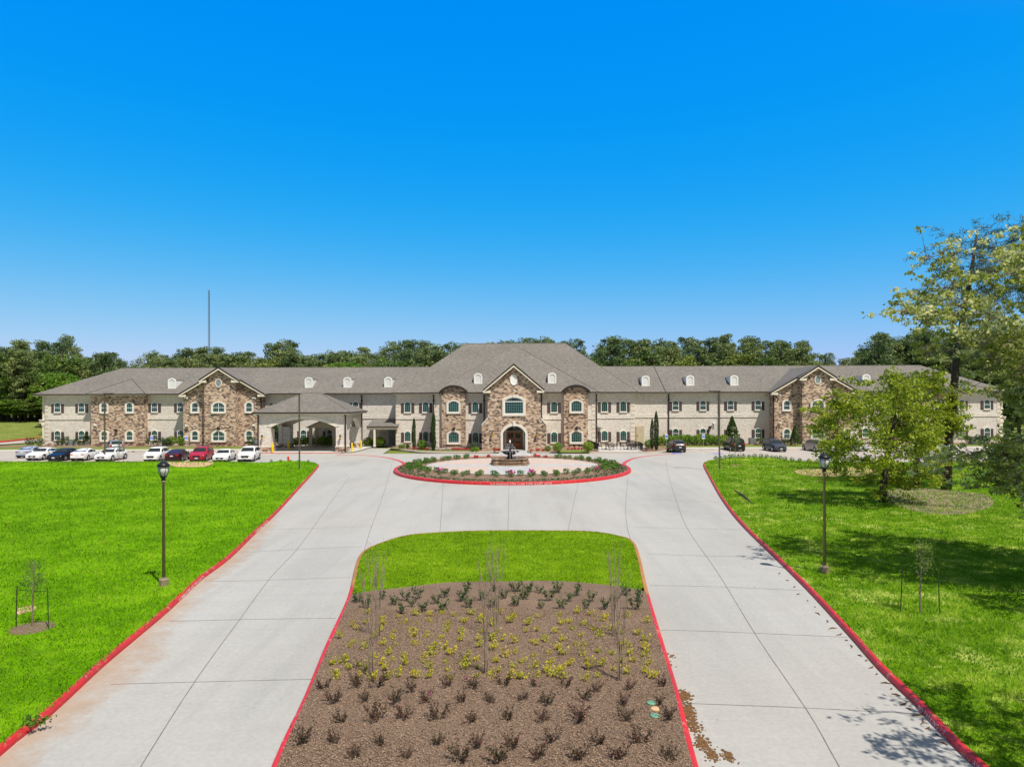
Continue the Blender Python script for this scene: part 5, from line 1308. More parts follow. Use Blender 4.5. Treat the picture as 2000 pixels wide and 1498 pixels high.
# planting along the building
def P_(key, px, py, lab, grp, s=1.0, z=.14, name=None, cat='shrub'):
    x, y = gp(px, py, z); return shrub(name or {'cypress': 'cypress_tree', 'magnolia': 'magnolia_tree', 'lime': 'lime_green_shrub', 'darkbush': 'dark_shrub', 'redbush': 'burgundy_shrub'}.get(key, 'shrub'), key, x, y, z, lab, grp, s, cat)
for a in ((172,869.5,'cone-shaped dark magnolia left of the left stone bay',.95),(255,869.5,'cone-shaped dark magnolia in front of the right window of the left stone bay',1.05),(376,869,'cone-shaped dark magnolia at the left window of the left stone gable',1.0),(470.5,869,'cone-shaped dark magnolia at the right window of the left stone gable',.95),(536,870.5,'tall dark magnolia seen through the left opening of the drive-through arch',1.25),(1430,868,'cone-shaped dark magnolia against the right wing behind the black off-roader',1.4),(1553,870,'cone-shaped dark magnolia at the right gable between dark SUV and minivan',1.1)):
    P_('magnolia', a[0], a[1], a[2], 'cone-shaped magnolias along the building', a[3]*1.1, cat='tree')
for a in ((1273.5,876.5,'shorter of the two slim cypresses beside the tan service door',.92),(1282,878.5,'taller of the two slim cypresses beside the tan service door',1.14),(808.5,877,'slim cypress standing left between the shuttered windows left of the entrance',1.0),(846.5,880,'slim cypress in front of the downspout at the quoined corner left of the entrance',1.04)):
    P_('cypress', a[0], a[1], a[2], 'slim columnar cypresses', a[3], cat='tree')
for i, px in enumerate(np.linspace(1287, 1412, 12)): P_('lime', px, 869.5+random.uniform(-.4,.4), 'lime green shrub in the hedge along the right wing wall', 'hedge shrubs along the right wing', 1.0)
for i, px in enumerate((335,353)): P_('lime', px, 870.5, ['left', 'right'][i]+' one of two lime green round shrubs left of the left stone gable', 'pair of lime shrubs', .95)
for i, px in enumerate((572,580,588,597,606,630,640,650)): P_('lime' , px, 871, 'lime green shrub seen through the drive-through arch', 'hedge seen through the arch', .9)
for i, px in enumerate((712,719,727,742,748)): P_('lime' if i % 2 else 'darkbush', px, 871, 'shrub beneath the covered walk right of the drive-through canopy'+(', lime green' if i % 2 else ', dark green'), 'shrubs under the covered walk'+(' lime' if i % 2 else ' dark'), .95)
for px, py, lab in ((118,870,'dark bush left of the grey cabinet on the left wing'),(129,870,'dark bush directly in front of the grey cabinet on the left wing'),(151,870,'dark bush under the second window of the left wing'),(78,871,'dark bush at the left corner column'),(59,872,'dark bush left of the building on the far left walk'),(294,871,'dark bush beside the left accessible sign'),(313,871,'dark bush below the left wing window near two lime shrubs'),(328,871,'dark bush left of the two lime shrubs'),(491,871,'dark bush in front of the grey cabinet by the canopy'),(1534,870,'dark bush between the dark SUV and the right gable window'),(1484,869,'dark bush right of the grey cabinet on the right wing'),(1893,868,'dark bush left of the cabinets at the right end'),(1912,868,'dark bush between the cabinets at the right end'),(1925,868,'dark bush right of the cabinets at the right end'),(926,881,'dark cone bush under the shaded window left of the entrance')):
    P_('darkbush', px, py, lab, None, 1.3)
for a in ((825,878.5,'loose pale green bush left of the quoined corner by the entrance',.9),(1089,883,'yellow-green bush under the window right of the entrance',.85),(1149,882.5,'yellow-green bush at the right edge of the right round-topped stone bay',.85),(923,883,'small lime bush beside the dark cone bush left of the entrance',.45),(931,883,'tiny lime bush next to the entrance gable wall',.45),(1070,882,'small lime bush right of the entrance gable wall',.5),(782,875.5,'small round bush under the first window left of the entrance',.4),(787.5,875.5,'small round bush between two others left of the entrance',.38),(796,875.5,'small round bush right of two others left of the entrance',.45),(1267,875,'loose lime bush at the tan service door',.8)):
    P_('lime', a[0], a[1], a[2], None, a[3])
for px, py in ((97,871),(108,872),(190,871.5),(196,871.5),(222,871.5),(232,871.5),(270,871.5),(277,871.5),(305,872),(405,872),(415,872),(425,872),(436,872),(448,872),(500,872)): P_('redbush', px, py, 'low burgundy bush at the foot of the left wing wall', 'burgundy bushes along the left wing', .8)
for px, py in ((1476,869.5),(1490,869.5),(1255,881),(1262,881.5),(1522,870),(1545,870),(1580,870)): P_('redbush', px, py, 'low burgundy bush in the bed of the right wing', 'burgundy bushes along the right wing', .75)
for x_ in np.arange(808, 838, 3.2): P_('redflower', x_, 877.6+.06*(x_-808), 'red flowers in the bed left of the entrance, left strip', 'left strip of red flowers', .7, name='red_flower', cat='flower')
for x_ in np.arange(842, 882, 4.2): P_('whiteflower', x_, 879+random.uniform(-.4,.4), 'white flowers between the two red flower strips left of the entrance', 'white flowers left of the entrance', .8, name='white_flower', cat='flower')
for x_ in np.arange(884, 924, 3.2): P_('redflower', x_, 879.6+random.uniform(-.2,.2), 'red flowers in the bed left of the entrance, in front of the stone bay', 'right strip of red flowers', .7, name='red_flower', cat='flower')
for px in (966,974,1038,1050,1061): P_('redflower', px, 882.0, 'red flowering plant at the foot of the stone entrance gable', 'red flowers at the entrance gable', .9, name='red_flower', cat='flower')
for px in (1110,1117,1123,1130,1137): P_('redflower', px, 879.2, 'red flowering plant below the right round-topped stone bay', 'red flowers below the right bay', .8, name='red_flower', cat='flower')
for i, (px, py) in enumerate([(1398,899.2),(1407,898),(1416,897),(1425,896.2),(1432,895.6),(1442,895.6),(1452,895.6),(1463,895.6),(1474,895.6),(1486,895.6),(1497,896),(1508,896.6),(1516,897.6),(1524,899),(1533,901),(1547,902.5),(1562,904),(1580,904.8),(1596,905),(1613,905.2),(1628,905.4)]):
    P_('edge', px, py, 'small round shrub in the row along the right car park kerb', 'small shrubs along the right car park kerb', 1.0, .14)
for i in range(9):
    px = 530+i*9; P_('whiteflower' if i % 2 else 'edge', px, 902.6+random.uniform(0,.8), 'small plant on the grass tip left of the drive'+(', white-flowering' if i % 2 else ', green'), 'small plants on the grass tip'+(' white' if i % 2 else ' green'), .6, .14)
# weeds spilling over the near left kerb
q = gp(66, 1415, .15); o = bushmesh('kerb_weed', .7, .22, 260, .06, 'isle', 5, 'tuft'); w_o = bpy.data.objects.new('weed_clump', o); COL.objects.link(w_o); w_o.location = (q[0], q[1], .12); tag(w_o, 'ragged weed clump spilling over the red kerb at lower left', 'weed')
# ============================================================= OBJECTS
# --- fountain
fxc, fyc = -.22, 68.4
FT = thing('fountain', (fxc, fyc, .23), 'three-tiered dark stone fountain with a scroll-cornered basin in the middle of the plaza', 'fountain')
def loc(mb, name, mat, smooth=False, par=FT):
    me = mbmesh(mb, name, M[mat], smooth); return addchild(par, name, me)
def octo(r, n=8, ph=math.pi/8): return [(r*math.cos(2*math.pi*k/n+ph), r*math.sin(2*math.pi*k/n+ph)) for k in range(n)]
prf = [(2.0,0),(2.0,.10),(1.86,.13),(1.86,.22),(1.93,.26),(1.93,.33),(1.80,.37),(1.80,.50),(1.90,.54),(1.90,.62),(1.62,.62),(1.58,.2),(0.02,.2)]
mb = MB(); mb.lathe(prf, 32, (0,0,0)); loc(mb, 'basin', 'fountain', False)
for k in range(4):
    a = math.pi/4+k*math.pi/2; cx, cy = 1.92*math.cos(a), 1.92*math.sin(a); mb = MB()
    mb.lathe([(.40,0),(.40,.10),(.31,.14),(.35,.26),(.30,.36),(.20,.44),(.30,.52),(.34,.60),(.24,.68),(.05,.72)], 12, (cx, cy, 0)); loc(mb, 'scroll_block', 'fountain')
loc(MB().lathe([(1.62,.50),(.02,.505)], 32), 'water', 'water')
loc(MB().lathe([(.55,.2),(.55,.5),(.36,.62),(.22,.85),(.20,1.0),(.34,1.08),(.02,1.1)], 20), 'pedestal', 'fountaindark', True)
loc(MB().lathe([(.12,.86),(.35,.92),(.68,1.06),(.88,1.22),(.95,1.24),(.95,1.29),(.86,1.27),(.5,1.17),(.02,1.13)], 28), 'lower_bowl', 'fountaindark', True)
loc(MB().lathe([(.18,1.1),(.14,1.25),(.10,1.4),(.13,1.58),(.02,1.6)], 14), 'middle_stem', 'fountaindark', True)
loc(MB().lathe([(.08,1.55),(.22,1.6),(.38,1.72),(.40,1.76),(.34,1.75),(.1,1.68),(.02,1.67)], 22), 'middle_bowl', 'fountaindark', True)
loc(MB().lathe([(.1,1.65),(.06,1.8),(.07,1.92),(.16,1.98),(.21,2.05),(.19,2.06),(.05,2.02),(.02,2.0)], 16), 'upper_bowl', 'fountaindark', True)
loc(MB().lathe([(.05,2.0),(.04,2.1),(.09,2.16),(.10,2.22),(.05,2.32),(.02,2.42)], 12), 'finial', 'letter', True)
mm, t_, b_ = nmat('falling_water', .1, .5); b_.inputs['Base Color'].default_value = (.8,.85,.9,1); b_.inputs['Alpha'].default_value = .35; M['spray'] = mm
mb = MB(); r = np.random.default_rng(3)
for k in range(18):
    a = r.uniform(0,6.28); mb.tube([(.20*math.cos(a),.20*math.sin(a),2.05),(.30*math.cos(a),.30*math.sin(a),1.95),(.34*math.cos(a),.34*math.sin(a),1.72)], .006, 3)
for k in range(26):
    a = r.uniform(0,6.28); mb.tube([(.40*math.cos(a),.40*math.sin(a),1.75),(.56*math.cos(a),.56*math.sin(a),1.6),(.62*math.cos(a),.62*math.sin(a),1.22)], .007, 3)
for k in range(40):
    a = r.uniform(0,6.28); mb.tube([(.95*math.cos(a),.95*math.sin(a),1.28),(1.08*math.cos(a),1.08*math.sin(a),1.1),(1.13*math.cos(a),1.13*math.sin(a),.5)], .006, 3)
loc(mb, 'water_jets', 'spray')

# --- lamp posts of the lawns
def lamppost(px, py, h, label, mat):
    x, y = gp(px, py, .14); rt = thing('lamp_post', (x, y, .12), label, 'lamp post', 'ornamental lamp posts beside the drive')
    A = lambda mb, n, m, s=False, p=None: addchild(p or rt, n, mbmesh(mb, n, M[m], s))
    A(MB().lathe([(.17,-.1),(.17,.24),(.15,.26),(.085,.28),(.075,.32)], 8), 'base', mat)
    A(MB().lathe([(.062,.25),(.042,h-.85),(.075,h-.84),(.075,h-.78),(.05,h-.76)], 14), 'pole', mat, True)
    ln = A(MB().lathe([(.05,h-.8),(.085,h-.74),(.06,h-.70),(.10,h-.66),(.12,h-.62),(.11,h-.6)], 12).lathe([(.17,h-.27),(.215,h-.25),(.215,h-.21),(.16,h-.16),(.10,h-.10),(.06,h-.09),(.045,h-.06),(.02,h-.02),(.012,h+.02)], 12), 'lantern', 'black', True)
    A(MB().lathe([(.105,h-.6),(.16,h-.45),(.175,h-.27)], 12), 'globe', 'lampglass', True, ln)
    mb = MB()
    for k in range(6):
        a = k*math.pi/3+.3; c, s = math.cos(a), math.sin(a); mb.tube([(.11*c,.11*s,h-.61),(.168*c,.168*s,h-.45),(.185*c,.185*s,h-.26)], .009, 4)
    A(mb, 'cage_bars', 'black', False, ln)
lamppost(320, 1143, 4.55, 'ornamental lantern lamp post on the left lawn beside the drive', 'bronze')
lamppost(1610.5, 1118, 4.62, 'ornamental lantern lamp post on the right lawn beside the drive', 'bronze')

# --- car park light poles
def lightpole(x, y, h, label, ang=0):
    rt = thing('light_pole', (x, y, .0), label, 'light pole', 'tall square car park light poles')
    addchild(rt, 'pole', mbmesh(MB().box(-.06,.06,-.06,.06,.14,h), 'pole', M['darkpole']))
    addchild(rt, 'base', mbmesh(MB().lathe([(.2,0),(.2,.12),(.02,.14)], 12), 'base', M['walk']))
    hd = addchild(rt, 'lamp_head', mbmesh(MB().box(-.09,.09,-.09,.09,h,h+.08).prism([(.09,h-.02),(.95,h+.04),(.95,h+.1),(.09,h+.06)] if ang > 0 else [(-.09,h+.06),(-.95,h+.1),(-.95,h+.04),(-.09,h-.02)], -.16, .16), 'lamp_head', M['dark']))
for px, pyb, pyt, lab, a in ((204.6,899,769.5,'tall thin light pole in front of the left stone bay among the parked cars',1),(584.7,917,769.5,'tall thin light pole in front of the drive-through canopy',-1),(1405,917,765,'tall thin light pole at the tip of the right lawn',-1)):
    x, y = gp(px, pyb, .12); zt_ = fz(px, pyt, y); lightpole(fx(px, y, 850), y, zt_, lab, a)

# --- bollards, signs, cabinets
for i, (px, py, lab) in enumerate(((532,883.3,'yellow bollard inside the left front arch pillar, nearest the drive'),(536.6,878.2,'yellow bollard left, just behind the one nearest the drive inside the arch'),(563.3,878,'yellow bollard at the back left stone pillar inside the arch'),(687.4,882.2,'yellow bollard right of the right front pillar, in the sun'),(705.2,876.5,'yellow bollard at the back right corner of the canopy'))):
    x, y = gp(px, py, .1); o = MB().lathe([(.115,0),(.115,1.02),(.10,1.08),(.06,1.12),(.02,1.13)], 14).build('bollard', M['yellow'], loc=(x, y, .1), smooth=False); tag(o, lab, 'bollard', 'yellow bollards')
for px, pt, pb, lab in ((296.4,851,877,'blue accessible parking sign left of the left lime shrubs'),(364,851,877,'blue accessible parking sign before the left stone gable'),(1301.8,848,874,'blue accessible parking sign left of the dark hatch SUV'),(1374,848,874,'blue accessible parking sign in front of the right hedge, right of the dark hatch SUV')):
    x, y = gp(px, pb+.4, .12); zt_ = fz(px, pt, y); rt = thing('parking_sign', (x, y, .12), lab, 'sign', 'accessible parking signs'); h = zt_-.12
    addchild(rt, 'post', mbmesh(MB().box(-.025,.025,-.02,.02,-.1,h-.02), 'post', M['steel']))
    pnl = addchild(rt, 'panel', mbmesh(MB().box(-.19,.19,-.035,-.021,h-.62,h), 'panel', M['white']))
    addchild(pnl, 'blue_field', mbmesh(MB().box(-.15,.15,-.041,-.036,h-.5,h-.12), 'blue_field', M['blue']))
    w_ = MB().lathe([(.03,0),(.03,.005)], 8, (0,0,0)); s_ = MB()
    s_.box(-.02,.02,-.046,-.042,h-.21,h-.16).box(-.02,.01,-.046,-.042,h-.34,h-.22).box(-.0,.07,-.046,-.042,h-.36,h-.335).ringy([(-.02+.085*math.cos(a),h-.37+.085*math.sin(a)) for a in np.linspace(2.0,5.6,9)], [(-.02+.06*math.cos(a),h-.37+.06*math.sin(a)) for a in np.linspace(2.0,5.6,9)], -.046, -.042, closed=False)
    addchild(pnl, 'wheelchair_symbol', mbmesh(s_, 'wheelchair_symbol', M['letter']))
for px, pb, w_, h, lab in ((138,870,.8,.8,'grey metal cooling cabinet under the left wing windows'),(321,870.5,.6,.75,'grey cooling cabinet left of the two lime shrubs'),(498,871,.7,.95,'grey cooling cabinet between the left gable and the canopy'),(1470,867.5,.75,.85,'grey cooling cabinet in the shade of the right wing'),(1904,867,.8,.95,'left one of two cooling cabinets at the right end of the building'),(1918,867,.8,.95,'right one of two cooling cabinets at the right end of the building')):
    x, y = gp(px, pb, .14); rt = thing('cooling_cabinet', (x, y+.3, .12), lab, 'air conditioner', 'outdoor cooling cabinets')
    addchild(rt, 'casing', mbmesh(MB().box(-w_/2,w_/2,-.4,.4,0,h).box(-w_/2-.02,w_/2+.02,-.42,.42,h,h+.04), 'casing', M['acgrey']))
    g = MB()
    for k in range(7): g.box(-w_/2+.06,w_/2-.06,-.415,-.401,.1+k*(h-.2)/7,.1+(k+.5)*(h-.2)/7)
    addchild(rt, 'grille', mbmesh(g, 'grille', M['steel'])); addchild(rt, 'fan_guard', mbmesh(MB().lathe([(w_*.4,h+.041),(w_*.36,h+.07),(.05,h+.09)], 12), 'fan_guard', M['black']))
# fire hydrant
x, y = gp(563, 900, .14); rt = thing('fire_hydrant', (x, y, .13), 'red fire hydrant on the grass tip before the drive-through canopy', 'fire hydrant'); rt.scale = (.72,)*3
addchild(rt, 'barrel', mbmesh(MB().lathe([(.16,0),(.16,.06),(.11,.07),(.11,.48),(.15,.5),(.15,.55),(.12,.62),(.06,.68),(.04,.74)], 14), 'barrel', M['red'], False))
for s in (-1, 1): addchild(rt, 'side_cap', mbmesh(MB().tube([(s*.1,0,.38),(s*.2,0,.38)], .06, 8), 'side_cap', M['red']))
addchild(rt, 'front_cap', mbmesh(MB().tube([(0,-.1,.36),(0,-.22,.36)], .075, 8), 'front_cap', M['red']))
# fallen log
a, c = gp(1435,958,.15), gp(1469,983,.15); o = MB().tube([(a[0],a[1],.16),((a[0]+c[0])/2+.05,(a[1]+c[1])/2,.2),(c[0],c[1],.14)], [.05,.09,.06], 7).build('fallen_branch', M['bark']); tag(o, 'dark fallen branch lying on the right lawn', 'branch')

# --- radio mast far behind
Ym = 400; xm = uv(408.5, 620)[0]/F*Ym; Hm = fz(408.5, 570, Ym)
RM = thing('radio_mast', (xm, Ym, .8), 'tall thin lattice radio mast rising far behind the left treeline', 'mast'); 
def mw(z): return .42+.25*(Hm-z)/Hm+.55*max(0, (34-z)/34)
leg = [MB() for _ in range(3)]; br = MB(); zs = list(np.linspace(0, Hm, 46)); red = simple('mast_red', (.30,.06,.05), .6, .1, 3); mg = simple('mast_grey', (.12,.12,.13), .6, .1, 3)
ang = [math.pi/2+k*2*math.pi/3 for k in range(3)]
for k in range(3):
    addchild(RM, 'leg', mbmesh(MB().tube([(mw(z)*math.cos(ang[k]), mw(z)*math.sin(ang[k]), z) for z in zs], .12, 4), 'leg', mg))
for i in range(45):
    for k in range(3):
        a, c = ang[k], ang[(k+1) % 3]; z0_, z1_ = zs[i], zs[i+1]
        br.tube([(mw(z0_)*math.cos(a), mw(z0_)*math.sin(a), z0_), (mw(z1_)*math.cos(c), mw(z1_)*math.sin(c), z1_)], .075, 3, cap=False)
addchild(RM, 'bracing', mbmesh(br, 'bracing', mg))
addchild(RM, 'antenna', mbmesh(MB().tube([(0,0,Hm),(0,0,Hm+1.5)], .06, 4), 'antenna', red)); addchild(RM, 'antenna', mbmesh(MB().tube([(-2.4,0,30),(2.4,0,30)], .08, 4).box(-2.6,-2.2,-.2,.2,29,31.2).box(2.2,2.6,-.2,.2,29,31.2), 'antenna', mg))

# --- patio furniture and railings
def chair(x, y, rz, label):
    rt = thing('patio_chair', (x, y, .17), label, 'chair', 'black iron patio chairs', rz); s = MB(); s.lathe([(.25,.42),(.27,.44),(.25,.47)], 12)
    addchild(rt, 'seat', mbmesh(s, 'seat', M['black']))
    bk = MB(); o_ = [(.24*math.cos(a), .72+.30*math.sin(a)) for a in np.linspace(0, 2*math.pi, 16, endpoint=False)]; i_ = [(.20*math.cos(a), .72+.26*math.sin(a)) for a in np.linspace(0, 2*math.pi, 16, endpoint=False)]
    bk.ringy(o_, i_, .22, .25)
    for q in (-.12,-.04,.04,.12): bk.box(q-.012, q+.012, .225, .245, .5, .94)
    addchild(rt, 'backrest', mbmesh(bk, 'backrest', M['black']))
    for sx in (-1, 1):
        addchild(rt, 'armrest', mbmesh(MB().tube([(sx*.24,.22,.66),(sx*.27,0,.68),(sx*.25,-.18,.64),(sx*.23,-.18,.44)], .022, 5), 'armrest', M['black']))
        for sy in (-1, 1): addchild(rt, 'leg', mbmesh(MB().tube([(sx*.19,sy*.19,.43),(sx*.24,sy*.24,0)], .022, 5), 'leg', M['black']))
def table(x, y, label):
    rt = thing('patio_table', (x, y, .17), label, 'table', 'black iron patio tables')
    addchild(rt, 'tabletop', mbmesh(MB().lathe([(.55,.70),(.60,.72),(.60,.735),(.02,.74)], 24), 'tabletop', M['black']))
    for k in range(4):
        a = k*math.pi/2+.4; addchild(rt, 'leg', mbmesh(MB().tube([(.12*math.cos(a),.12*math.sin(a),.70),(.14*math.cos(a),.14*math.sin(a),.35),(.42*math.cos(a),.42*math.sin(a),0)], .02, 5), 'leg', M['black']))
q = {0:'left', 1:'right'}; n_ = ['front', 'left', 'back', 'right']
for i, px in enumerate((1187, 1230)):
    x, y = gp(px, 878, .17); table(x, y, f'{q[i]} one of two round black patio tables behind low railings')
    for k, a in enumerate((-1.2, -3.0, 1.5, .15)):
        chair(x+1.0*math.cos(a), y+.95*math.sin(a), a-math.pi/2, f'black iron patio chair on the {n_[k]} side of the {q[i]} patio table')
    x2, y2 = x+.2, y+2.1
def railing(pts, label):
    mx, my = pts[0]; rt = thing('railing', (mx, my, .17), label, 'railing', 'low black patio railings'); tp_ = MB(); pk = MB()
    for (a, c) in zip(pts[:-1], pts[1:]):
        L_ = math.hypot(c[0]-a[0], c[1]-a[1]); n = max(2, int(L_/.13))
        A = (a[0]-mx, a[1]-my); C_ = (c[0]-mx, c[1]-my)
        tp_.tube([(*A,.95),(*C_,.95)], .025, 5).tube([(*A,.12),(*C_,.12)], .02, 5)
        for k in range(n+1): t = k/n; x, y = A[0]+(C_[0]-A[0])*t, A[1]+(C_[1]-A[1])*t; pk.tube([(x,y,0 if k % 9 == 0 else .12),(x,y,.98 if k % 9 == 0 else .95)], .018 if k % 9 else .03, 4)
    addchild(rt, 'rail', mbmesh(tp_, 'rail', M['black'])); addchild(rt, 'pickets', mbmesh(pk, 'pickets', M['black']))
g_ = lambda a, c: gp(a, c, .17)
railing([g_(1168,880.5), (g_(1168,880.5)[0]-.55, 94.6)], 'low black picket railing closing the left side of the patio')
railing([(g_(1254,880)[0]-.9, 92.8), (g_(1254,880)[0]+.1, 87.8), g_(1255.5,881)], 'low black picket railing closing the right side of the patio')

# --- cars
def car(kind, x, y, rz, label, body, sc=.93, z=.0, paint_m=None):
    Lc, W_, H_, st = {
     'sedan': (4.85,1.85,1.45, [(0,.60,.66),(.03,.68,.74),(.10,.76,.82),(.26,.90,.96),(.29,.93,1.0),(.355,.94,1.22),(.42,.95,1.38),(.50,.95,1.45),(.62,.96,1.43),(.72,.98,1.34),(.80,1.0,1.19),(.86,1.02,1.08),(.97,.98,1.05),(1.0,.86,.92)]),
     'suv': (4.65,1.88,1.70, [(0,.72,.80),(.03,.86,.94),(.10,.94,1.02),(.23,1.0,1.10),(.26,1.02,1.14),(.32,1.03,1.38),(.385,1.04,1.60),(.48,1.05,1.69),(.66,1.06,1.70),(.82,1.08,1.66),(.885,1.09,1.60),(.93,1.08,1.36),(.965,1.04,1.14),(1.0,.84,.92)]),
     'boxy': (4.75,1.92,1.84, [(0,.86,.96),(.03,.98,1.08),(.14,1.04,1.14),(.22,1.06,1.16),(.27,1.08,1.2),(.30,1.08,1.5),(.33,1.08,1.76),(.45,1.08,1.84),(.66,1.08,1.84),(.85,1.08,1.84),(.945,1.08,1.80),(.96,1.08,1.5),(.975,1.07,1.16),(1.0,.9,.98)]),
     'van': (5.1,1.98,1.76, [(0,.66,.74),(.03,.80,.88),(.08,.90,.98),(.15,.98,1.08),(.18,1.0,1.12),(.26,1.03,1.42),(.33,1.05,1.65),(.45,1.06,1.75),(.66,1.06,1.76),(.85,1.07,1.72),(.93,1.07,1.66),(.96,1.06,1.38),(.98,1.02,1.12),(1.0,.84,.92)])}[kind]
    rt = thing('parked_car', (x, y, z), label, 'car', None, rz); rt.scale = (sc, sc, sc)
    i0 = 4; roofa = 6; roofb = 8 if kind == 'sedan' else 10; gl0, gl1 = (4, 11) if kind == 'sedan' else (4, 12)
    w = W_/2; zl = .22; rings = []
    for i, (t, zb, ztp) in enumerate(st):
        yy = (t-.5)*Lc; e = min(1, .82+.18*min(t, 1-t)/.08); hw = w*e; cab = gl0 <= i <= gl1
        k = max(0, min(1, (ztp-zb)/(H_-zb))); tw = hw*(.93-.19*k)
        rings.append([(0,yy,zl),(hw*.88,yy,zl),(hw*.99,yy,zl+.14),(hw,yy,zb*.72),(hw*.975,yy,zb),(tw,yy,ztp-.055*(1 if k > .3 else .4)),(tw*.72,yy,ztp),(0,yy,ztp+.012)])
    mb = MB(); n = len(rings)
    full = [[(-a,b_,c) for a,b_,c in rg[:0:-1]][:-0 or None]+rg for rg in rings]
    # full ring runs left-top... build explicit loop: right side bottom->top, then left side top->bottom
    loops = [rg+[(-a,b_,c) for a,b_,c in rg[-2:0:-1]] for rg in rings]; m_ = len(loops[0])
    mb.v = [p for lp_ in loops for p in lp_]
    for i in range(n-1):
        for k in range(m_): mb.f.append((i*m_+k, (i+1)*m_+k, (i+1)*m_+(k+1)%m_, i*m_+(k+1)%m_))
    mb.f += [tuple(range(m_)), tuple(range((n-1)*m_, n*m_))[::-1]]; mb.m = [0]*len(mb.f)
    pm = paint(kind+label[:6], body) if paint_m is None else paint_m
    me = mbmesh(mb, 'body', pm, True); bd = addchild(rt, 'body', me)
    me.polygons[len(mb.f)-1].use_smooth = False; me.polygons[len(mb.f)-2].use_smooth = False
    md = bd.modifiers.new('edge', 'EDGE_SPLIT'); md.split_angle = R_(38)
    V3 = lambda p: Vector(p)
    def panel(name, a, b2, c, d2, mat, off=.012, ia=.06, ib=.08, par=rt):
        a, b2, c, d2 = map(V3, (a, b2, c, d2)); nn = (b2-a).cross(d2-a).normalized(); ce = (a+b2+c+d2)/4
        out = Vector((ce.x, (ce.y)*.3, ce.z-.6)); nn = nn if nn.dot(out) > 0 else -nn
        def P2(s, t): return (a*(1-s)+b2*s)*(1-t)+(d2*(1-s)+c*s)*t
        q = [P2(ia, ib)+nn*off, P2(1-ia, ib)+nn*off, P2(1-ia, 1-ib)+nn*off, P2(ia, 1-ib)+nn*off]; q2 = [p-nn*(off+.03) for p in q]
        mm = MB().add([tuple(p) for p in q+q2], [(0,1,2,3),(7,6,5,4),(0,4,5,1),(1,5,6,2),(2,6,7,3),(3,7,4,0)]); return addchild(par, name, mbmesh(mm, name, M[mat]))
    def mir(p): return (-p[0], p[1], p[2])
    a, c = rings[i0][6], rings[roofa][6]; wa = rings[i0][5][0]*.98; wc = rings[roofa][5][0]*.94
    panel('windscreen', (-wa, a[1], a[2]), (wa, a[1], a[2]), (wc, c[1], c[2]), (-wc, c[1], c[2]), 'carglass', .035, .04, .07)
    bk = n-3 if kind == 'sedan' else n-2
    a, c = rings[bk][6], rings[roofb][6]; wa = rings[bk][5][0]*.96; wc = rings[roofb][5][0]*.92
    panel('rear_window', (-wa, a[1], a[2]), (wa, a[1], a[2]), (wc, c[1], c[2]), (-wc, c[1], c[2]), 'carglass', .035, .06, .1)
    for s in (1, -1):
        f_ = (lambda p: p) if s == 1 else mir
        segs = [(5, 7), (7, 9), (9, 10)] if kind == 'sedan' else [(5, 7), (7, 9), (9, 10)]
        for (u0, u1) in segs:
            panel('side_window', f_(rings[u0][4]), f_(rings[u1][4]), f_(rings[u1][5]), f_(rings[u0][5]), 'carglass', .014, .05, .14)
        hz = st[1][1]*.86; fr = rings[1]
        addchild(rt, 'headlight', mbmesh(MB().add([tuple(Vector(p)) for p in [(s*w*.52,-Lc/2-.012,hz-.05),(s*w*.86,-Lc/2+.05,hz-.03),(s*w*.9,-Lc/2+.12,hz+.09),(s*w*.52,-Lc/2+.0,hz+.06),(s*w*.52,-Lc/2+.2,hz-.05),(s*w*.86,-Lc/2+.3,hz-.03),(s*w*.9,-Lc/2+.3,hz+.09),(s*w*.52,-Lc/2+.3,hz+.06)]], [(0,1,2,3),(7,6,5,4),(0,4,5,1),(1,5,6,2),(2,6,7,3),(3,7,4,0)]), 'headlight', M['head']))
        tz = st[-1][1]+.0; hh = .12 if kind == 'sedan' else .24
        addchild(rt, 'tail_light', mbmesh(MB().box(*sorted((s*w*.5, s*w*.84)), Lc/2-.2, Lc/2+.012, tz-.08, tz-.08+hh) if kind == 'sedan' else MB().box(*sorted((s*w*.60, s*w*.85)), Lc/2-.28, Lc/2-.01, tz-.02, tz+hh+.04), 'tail_light', M['tail']))
        yy = rings[5][4][1]+.1; addchild(rt, 'side_mirror', mbmesh(MB().lathe([(.05,-.07),(.10,0),(.09,.09),(.03,.12)], 8, (s*(w+.1), yy, rings[5][4][2]+.05)), 'side_mirror', pm, True))
        for yy in (-Lc*.5+.92, Lc*.5-.98):
            xw = s*(w-.10); R0 = .335 if kind in ('sedan','van') else .36
            arch = MB().tube([(xw+s*.085,yy,R0+.02),(xw+s*.108,yy,R0+.02)], R0+.07, 18); addchild(rt, 'wheel_arch', mbmesh(arch, 'wheel_arch', M['plastic']))
            wh = addchild(rt, 'wheel', mbmesh(MB().tube([(xw-s*.1,yy,R0),(xw+s*.125,yy,R0)], [R0,R0*.97], 20), 'wheel', M['tyre']))
            rm = MB().tube([(xw+s*.1,yy,R0),(xw+s*.135,yy,R0)], [R0*.66,R0*.60], 16); addchild(wh, 'rim', mbmesh(rm, 'rim', M['rim']))
    gr = .74 if kind == 'sedan' else .9
    addchild(rt, 'grille', mbmesh(MB().prism([(-w*.38,gr*.56),(w*.38,gr*.56),(w*.48,gr*.84),(-w*.48,gr*.84)], -Lc/2-.02, -Lc/2+.1), 'grille', M['plastic']))
    addchild(rt, 'bumper', mbmesh(MB().box(-w*.78,w*.78,-Lc/2-.025,-Lc/2+.2,.2,.34), 'bumper', M['plastic'])); addchild(rt, 'bumper', mbmesh(MB().box(-w*.80,w*.80,Lc/2-.2,Lc/2+.02,.22,.40), 'bumper', M['plastic']))
